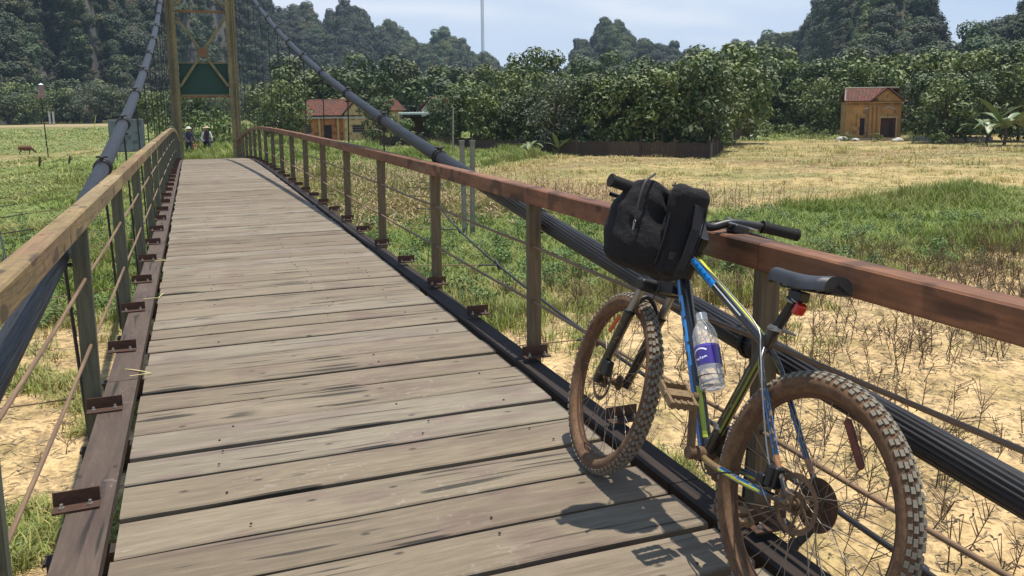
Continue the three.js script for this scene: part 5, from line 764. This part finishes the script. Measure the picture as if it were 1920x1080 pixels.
{
  const G1 = 'trees behind the panel fence', G2 = 'trees behind the ochre house', G3 = 'trees along the far left field', G4 = 'shrubs at the edge of the dry field';
  const L1 = 'leafy tree in the dense row behind the panel fence', R = rng(77);
  const ORD = ['first', 'second', 'third', 'fourth', 'fifth', 'sixth', 'seventh', 'eighth', 'ninth', 'tenth', 'eleventh', 'twelfth', 'thirteenth', 'fourteenth', 'fifteenth', 'sixteenth'];
  const seen = {}, nth = k => ORD[seen[k] = (seen[k] ?? -1) + 1];
  // the row behind the fence, front to back
  for (const [az, d, h, k] of [[17.2, 64, 4.6, 'dark'], [18.6, 60, 5.0, 'loose'], [19.9, 63, 5.4, 'round'], [21.2, 59, 4.4, 'dark'], [22.4, 61, 5.6, 'round'], [23.7, 57, 4.8, 'grey'], [25.0, 60, 5.2, 'round'], [26.2, 57, 4.6, 'dark'], [27.4, 59, 5.0, 'loose'], [28.6, 56, 5.6, 'round'], [29.8, 57, 5.2, 'dark'], [31.0, 55, 5.4, 'loose'], [32.2, 57, 5.6, 'round'], [33.4, 56, 5.8, 'dark'], [34.5, 60, 6.2, 'round'], [35.4, 66, 6.4, 'loose']]) tree(k, az, d, h * (0.82 + 0.42 * hash(Math.round(az * 10), 1, 7)), `${nth('a')} tree from the left in the front row behind the panel fence`, G1, 'tree', 'tree', 1.08);
  for (const [az, d, h, k] of [[16.2, 78, 5.2, 'round'], [18.0, 80, 5.6, 'loose'], [20.6, 78, 5.6, 'round'], [22.0, 82, 6.2, 'dark'], [24.4, 76, 6.0, 'round'], [27.0, 76, 6.2, 'round'], [30.4, 74, 6.4, 'loose'], [32.9, 74, 6.6, 'round'], [37.0, 92, 6.6, 'dark'], [38.4, 96, 6.8, 'loose'], [39.7, 95, 7.0, 'round'], [40.9, 97, 7.0, 'dark'], [42.0, 100, 7.2, 'loose']]) tree(k, az, d, h * (0.85 + 0.4 * hash(Math.round(az * 10), 2, 7)), `${nth('b')} tree from the left in the back row beyond the panel fence`, G1, 'tree', 'tree', 1.1);
  tree('tall', 22.7, 78, 8.6, 'tall flat topped tree rising over the row near the mast'); tree('light', 35.0, 72, 8.2, 'tall bright green tree at the right end of the fenced row', undefined, 'tree', 'tree', 1.0); tree('round', 34.0, 70, 7.6, 'broad tree just left of the tall bright green tree', undefined, 'tree', 'tree', 1.1);
  tree('round', 5.6, 74, 5.6, 'round flowering tree left of the orange farmhouse'); tree('dark', 11.8, 70, 4.2, 'dark bushy tree in front of the farmhouse gable'); tree('light', 13.2, 66, 2.4, 'low bright bush below the flat shed', undefined, 'shrub', 'shrub', 1.2); tree('dark', 15.9, 68, 3.6, 'dark low tree right of the flat shed');
  for (const [az, d, h, k] of [[46.7, 83, 5.4, 'grey'], [47.5, 80, 5.8, 'dark'], [48.3, 76, 5.4, 'round'], [49.5, 77, 5.6, 'dark'], [50.7, 80, 6.0, 'round'], [52.2, 80, 6.4, 'loose'], [41.6, 90, 6.0, 'round'], [42.8, 92, 7.0, 'loose'], [44.2, 92, 7.6, 'light'], [45.6, 94, 8.4, 'round'], [47.0, 96, 8.6, 'dark'], [48.6, 96, 8.4, 'loose'], [50.2, 98, 8.8, 'round'], [51.8, 98, 9, 'dark'], [54, 96, 9, 'round']]) tree(k, az, d, h, d > 85 ? `${nth('c')} tree from the left in the tall row behind the ochre house` : `${nth('d')} tree from the left standing right of the ochre house`, d > 85 ? G2 : 'trees right of the ochre house', 'tree', 'tree', 1.1);
  for (const [az, d, h] of [[37.2, 78, 2.0], [37.8, 86, 1.6], [39.2, 84, 1.4], [40.3, 82, 1.3], [41.4, 80, 1.0], [42.9, 77, 0.8], [44.6, 76.5, 0.8], [46.6, 74, 0.9], [48.2, 73, 1.0]]) tree('shrub', az, d, h, `${nth('e')} small shrub from the left along the far edge of the dry field`, G4, 'shrub', 'shrub', 1.3);
  for (const [az, d, h] of [[-1.3, 57, 2.5], [-0.1, 54, 2.5], [1.0, 55, 2.7], [2.0, 53, 2.5], [2.6, 50, 1.8]]) tree('bush', az, d, h, `${nth('f')} bright green bush from the left behind the people`, 'bushes behind the people', 'bush', 'bush', 1.15);
  for (let i = 0; i < 40; i++) { const az = -12 + i * 0.39 + (R() - 0.5) * 0.2, d = 198 + R() * 24; tree(['round', 'dark', 'loose', 'grey'][i % 4], az, d, 6 + R() * 3.2, 'tree in the line beyond the left field', G3, 'tree', 'tree', 1.25); }
  for (const [az, d, h, k] of [[-2.3, 96, 5.0, 'loose'], [-1.2, 92, 5.2, 'round'], [-0.2, 90, 4.8, 'dark'], [3.9, 96, 5, 'loose']]) tree(k, az, d, h, `${nth('g')} tree from the left standing behind the far tower`, 'trees behind the far tower', 'tree', 'tree', 1.1);
  // woodland between the village and the hills
  const wl = []; for (let i = 0; i < 520; i++) { const az = mix(-15, 58, R()), d = 105 + R() * 85 + (az < 5 ? 110 : 0), [x, z] = polar(az, d), h = 5 + R() * 4.5; for (let k = 0; k < 7; k++) { const t = k / 6, rr = 1.9 * Math.sqrt(1 - Math.pow(t - 0.35, 2)), a = R() * 6.28, s = 1.0 + R() * 0.9, tone = 0.6 + R() * 0.8, yl = R(); wl.push([x + Math.cos(a) * rr, -1.4 + h * (0.1 + 0.8 * t), z + Math.sin(a) * rr, s, s * 0.9, s, R() * 6.28, 0, (0.055 + 0.05 * yl) * tone, (0.095 + 0.03 * yl) * tone, 0.026 * tone]); } }
  stuff('woodland', leafBall(150, 0.22, 19), leafMat(0xffffff), wl, 'mass of woodland between the village and the hills', 'woodland');
}
// broad leaved clumps: bananas and palms
function bladeLeaf(L, w, arch, n = 7) { const pos = [], idx = []; for (let i = 0; i <= n; i++) { const t = i / n, ww = w * Math.pow(Math.sin(Math.PI * clamp(0.06 + t * 0.92)), 0.6) * 0.5, x = L * t * (1 - 0.25 * arch * t), y = L * (0.75 * t - arch * 1.1 * t * t); pos.push(x, y, -ww, x, y - ww * 0.35, 0, x, y, ww); if (i) { const a = (i - 1) * 3; idx.push(a, a + 3, a + 1, a + 1, a + 3, a + 4, a + 1, a + 4, a + 2, a + 2, a + 4, a + 5); } } const g = new THREE.BufferGeometry(); g.setAttribute('position', new THREE.Float32BufferAttribute(pos, 3)); g.setIndex(idx); g.computeVertexNormals(); g.setAttribute('uv', new THREE.BufferAttribute(new Float32Array(pos.length / 3 * 2), 2)); return g; }
{
  const banMat = [lin(0.13, 0.19, 0.06), lin(0.20, 0.25, 0.10), lin(0.10, 0.16, 0.05)].map(c => new THREE.MeshPhysicalMaterial({ color: c, roughness: 0.45, side: THREE.DoubleSide, transmission: 0.25, thickness: 0 }));
  const spots = [[50.6, 73, 3.4, 'banana plant, second from the right frame edge', 9], [51.5, 71, 3.8, 'tall banana plant nearest the right edge of the picture', 10], [52.6, 72, 3.4, 'banana plant partly cut by the right edge of the picture', 9], [22.0, 54, 1.7, 'small pale banana plant at the middle of the fence', 8], [24.0, 54.5, 1.6, 'pale low banana plant right of the middle of the fence', 8], [15.55, 118, 8.2, 'feathery palm showing above the flat shed', 16], [17.0, 115, 7.2, 'palm standing between the shed and the mast', 15]];
  for (const [az, d, h, lab, n] of spots) {
    const palm = h > 5, [x, z] = polar(az, d), t = thing(palm ? 'palm_tree' : 'banana_plant', lab, palm ? 'palm' : 'banana plant', [x, groundY(x, z), z]), R = rng(Math.round(az * 100));
    const th = palm ? h * 0.7 : h * 0.35; part('stem', rod(V(0, -0.2, 0), V(0.05, th, 0), palm ? 0.14 : 0.13, palm ? 0.1 : 0.08, 8), barkMat, t);
    for (let i = 0; i < n; i++) { const L = (h - th) * (0.9 + R() * 0.5), g = palm ? mg(Array.from({ length: 9 }, (_, k) => { const s = 0.15 + k * 0.09; return mg([-1, 1].map(q => bladeLeaf(L * 0.45 * (1 - s * 0.5), 0.10, 0.5, 3).rotateY(q * 1.0).translate(L * s, L * (0.75 * s - 0.6 * s * s), 0))); })) : bladeLeaf(L, L * 0.22, 0.25 + R() * 0.55); const m = part('leaf', g, banMat[i % 3], t, [0.04, th - 0.05, 0]); m.rotation.set(0, i * 2.399 + R(), (R() - 0.25) * 0.55); }
  }
}
// ---------------------------------------------------------------- ground cover
function tuftGeo(n, h, spread, w, seed, lean = 0.6) { const R = rng(seed), pos = [], idx = []; for (let i = 0; i < n; i++) { const a = R() * 6.28, r = Math.sqrt(R()) * spread, x = Math.cos(a) * r, z = Math.sin(a) * r, b = R() * 6.28, hh = h * (0.45 + R() * 0.75), l = lean * hh * (0.3 + R()), dx = Math.cos(b), dz = Math.sin(b), o = pos.length / 3, ww = w * (0.6 + R() * 0.8); pos.push(x - dz * ww, 0, z + dx * ww, x + dz * ww, 0, z - dx * ww, x + dx * l * 0.35 - dz * ww * 0.8, hh * 0.6, z + dz * l * 0.35 + dx * ww * 0.8, x + dx * l * 0.35 + dz * ww * 0.8, hh * 0.6, z + dz * l * 0.35 - dx * ww * 0.8, x + dx * l, hh * (0.95 - 0.15 * lean), z + dz * l); idx.push(o, o + 1, o + 2, o + 1, o + 3, o + 2, o + 2, o + 3, o + 4); } const g = new THREE.BufferGeometry(); g.setAttribute('position', new THREE.Float32BufferAttribute(pos, 3)); g.setIndex(idx); g.computeVertexNormals(); return g; }
{
  const R = rng(2024), grass = [[], []], weeds = [], stalks = [], litter = [], herbs = [];
  const gm = new THREE.MeshPhysicalMaterial({ roughness: 0.7, side: THREE.DoubleSide, transmission: 0.2, thickness: 0 });
  const put = (l, x, z, s, sy, c, tilt = 0) => l.push([x, groundY(x, z) - 0.01, z, s, sy, s, R() * 6.28, tilt, ...c]);
  // grass: density follows the ground's own zones
  for (let i = 0; i < 300000 && grass[0].length + grass[1].length < 90000; i++) {
    const az = mix(-13, 56, R()), d0 = 4 + (R() < 0.2 ? 150 : 62) * Math.pow(R(), 1.25), [x, z] = polar(az, d0), d = -z; if (Math.abs(x) < 1.0 && d < 30) continue;
    const sz = sandZone(x, d), dr = dryField(x, d), n = fbm(x * 0.7, z * 0.7, 91, 3);
    const dens = (1 - sz) * (1 - 0.93 * dr) + sz * step(x < 0 ? 0.47 : 0.56, x < 0 ? 0.62 : 0.72, n) * (x > 3.5 ? 0.3 * step(8, 12, d) : x < 0 ? 1.0 : 0.7); if (R() > dens) continue;
    const far = 0.42 + d0 * 0.024 + (R() < 0.06 ? 0.35 : 0), dryness = clamp(dr * 0.9 + sz * 0.35 + (R() - 0.5) * 0.9 + stubble(x, d) * 0.5 + (fbm(x * 0.35, z * 0.35, 97, 3) - 0.5) * 1.2), k = 0.75 + R() * 0.5;
    put(grass[R() < 0.5 ? 0 : 1], x, z, far * (0.8 + R() * 0.6), far * (0.35 + R() * 0.55 + 0.9 * step(0.52, 0.7, fbm(x * 0.4 + 11, z * 0.4, 98, 3))) * (dr > 0.4 ? 0.4 : 1) * (0.6 + 0.8 * n) * (x < -2 ? mix(1, 0.5, step(16, 30, d)) : 1) * (d > 60 ? 0.5 : 1), [mix(0.205, 0.44, dryness) * k, mix(0.275, 0.35, dryness) * k, mix(0.04, 0.13, dryness) * k]);
  }
  grass.forEach((l, i) => stuff('grass', tuftGeo(15, 0.30, 0.16, 0.0075, 40 + i, 0.7), gm, l, i ? 'fine green grass tufts covering the fields' : 'long green grass growing in the fields', 'grass'));
  // broad herbs among the near grass
  for (let i = 0; i < 9000 && herbs.length < 700; i++) { const az = mix(-13, 56, R()), d0 = 5 + 22 * R(), [x, z] = polar(az, d0); if (Math.abs(x) < 1.2 || sandZone(x, -z) > 0.5 + R() * 0.4 || dryField(x, -z) > 0.5) continue; const k = 0.7 + R() * 0.6; put(herbs, x, z, 0.10 + R() * 0.12, 0.12 + R() * 0.16, [0.10 * k, 0.17 * k, 0.035 * k]); }
  stuff('herbs', leafBall(110, 0.16, 23, 0.9).translate(0, 0.75, 0), gm, herbs, 'broad leaved weeds growing among the grass', 'weeds');
  // dry maize stubble in rows
  const st = []; { const RR = rng(5); st.push(rod(V(0, 0, 0), V(0.03, 0.62, 0.01), 0.010, 0.007, 5)); for (let k = 0; k < 5; k++) { const y = 0.14 + k * 0.11, a = k * 2.5; const b = bladeLeaf(0.34 + RR() * 0.15, 0.035, 0.75, 4); b.rotateY(a); st.push(b.translate(0.01, y, 0)); } }
  for (let d = 20.5; d < 40; d += 0.62) for (let x = 2.6; x < 21; x += 0.26) { const xx = x + (R() - 0.5) * 0.2, dd = d + (R() - 0.5) * 0.24; if (R() > stubble(xx, dd) * 0.9) continue; const k = 0.7 + R() * 0.6; put(stalks, xx, -dd, 0.8 + R() * 0.5, 0.55 + R() * 0.7, [0.33 * k, 0.225 * k, 0.11 * k], (R() - 0.5) * 0.5); }
  stuff('maize_stubble', mg(st), gm, stalks, 'rows of dry broken maize stalks left standing in the field', 'stubble');
  // brown weeds and straw on the sand
  const wd = []; { const RR = rng(9); for (let k = 0; k < 1; k++) wd.push(rod(V(0, 0, 0), V(0.03, 0.30, 0.02), 0.0045, 0.0028, 4)); for (let k = 0; k < 7; k++) { const y = 0.08 + RR() * 0.2, a = RR() * 6.28, l = 0.06 + RR() * 0.1, e = V(Math.cos(a) * l, y + l * 0.9, Math.sin(a) * l); wd.push(rod(V(0.01, y, 0.01), e, 0.003, 0.0018, 4)); const b = bladeLeaf(0.04, 0.013, 0.4, 3).rotateY(a); wd.push(b.translate(e.x, e.y, e.z)); } }
  for (let i = 0; i < 22000 && weeds.length < 3400; i++) { const right = R() < 0.94, x = right ? 2.5 + R() * 17 : -1.8 - R() * 6, d = 1.5 + R() * 14; if (R() > sandZone(x, d) * (right ? clamp(0.25 + (x - 3) * 0.14) : 0.5) * step(0.25, 0.6, fbm(x * 0.5, d * 0.5, 95, 3) + 0.12)) continue; const k = 0.6 + R() * 0.7; put(weeds, x, -d, 0.8 + R() * 0.9, 0.55 + R() * 1.1, [0.11 * k, 0.07 * k, 0.035 * k], (R() - 0.5) * 0.9); }
  stuff('dry_weeds', mg(wd), std({ roughness: 0.9, side: THREE.DoubleSide }), weeds, 'thin brown withered weeds standing on the sand', 'weeds');
  const lg = mg([bladeLeaf(0.2, 0.010, 0.15, 3).rotateZ(-0.62).translate(-0.1, 0.006, 0), bladeLeaf(0.10, 0.013, 0.3, 3).rotateZ(-0.5).rotateY(1.9).translate(0.03, 0.01, 0.03)]);
  for (let i = 0; i < 90000 && litter.length < 30000; i++) { const right = R() < 0.5, x = right ? 1.2 + R() * 15 : -1.1 - R() * 7, d = 1 + 17 * R(); const sz = sandZone(x, d); if (R() > sz * (right ? 0.8 : 1) + 0.1) continue; const k = 0.6 + R() * 0.75, y = R(); put(litter, x, -d, 0.6 + R() * 1.1, 0.6 + R(), [mix(0.24, 0.48, y) * k, mix(0.16, 0.37, y) * k, mix(0.08, 0.19, y) * k], (R() - 0.5) * 0.3); }
  stuff('straw_litter', lg, gm, litter, 'loose straw and dry leaves strewn over the sand', 'straw');
}
// bits of straw caught along the left edge of the deck
{
  const m = std({ color: srgb(206, 190, 130), roughness: 0.7, side: THREE.DoubleSide });
  [[-0.90, 4.62, 0.4, 'straw blade lying on the deck beside the left edge board, nearest one'], [-0.93, 6.5, -0.5, 'straw blade on the deck at the left edge, middle one'], [-0.92, 8.1, 0.2, 'straw blade on the deck at the left edge, farthest one']].forEach(([x, d, a, lab]) => { const s = thing('straw_blade', lab, 'straw', [x, 0.008, -d]); part('blade', bladeLeaf(0.22, 0.008, 0.15, 5).rotateZ(-0.60), m, s).rotation.set(0, a + 1.9, 0); part('stem', rod(V(0, 0, 0), V(-0.1, 0.012, 0.05), 0.0025, 0.0025, 5), m, s); });
}
renderer.render(scene, camera);
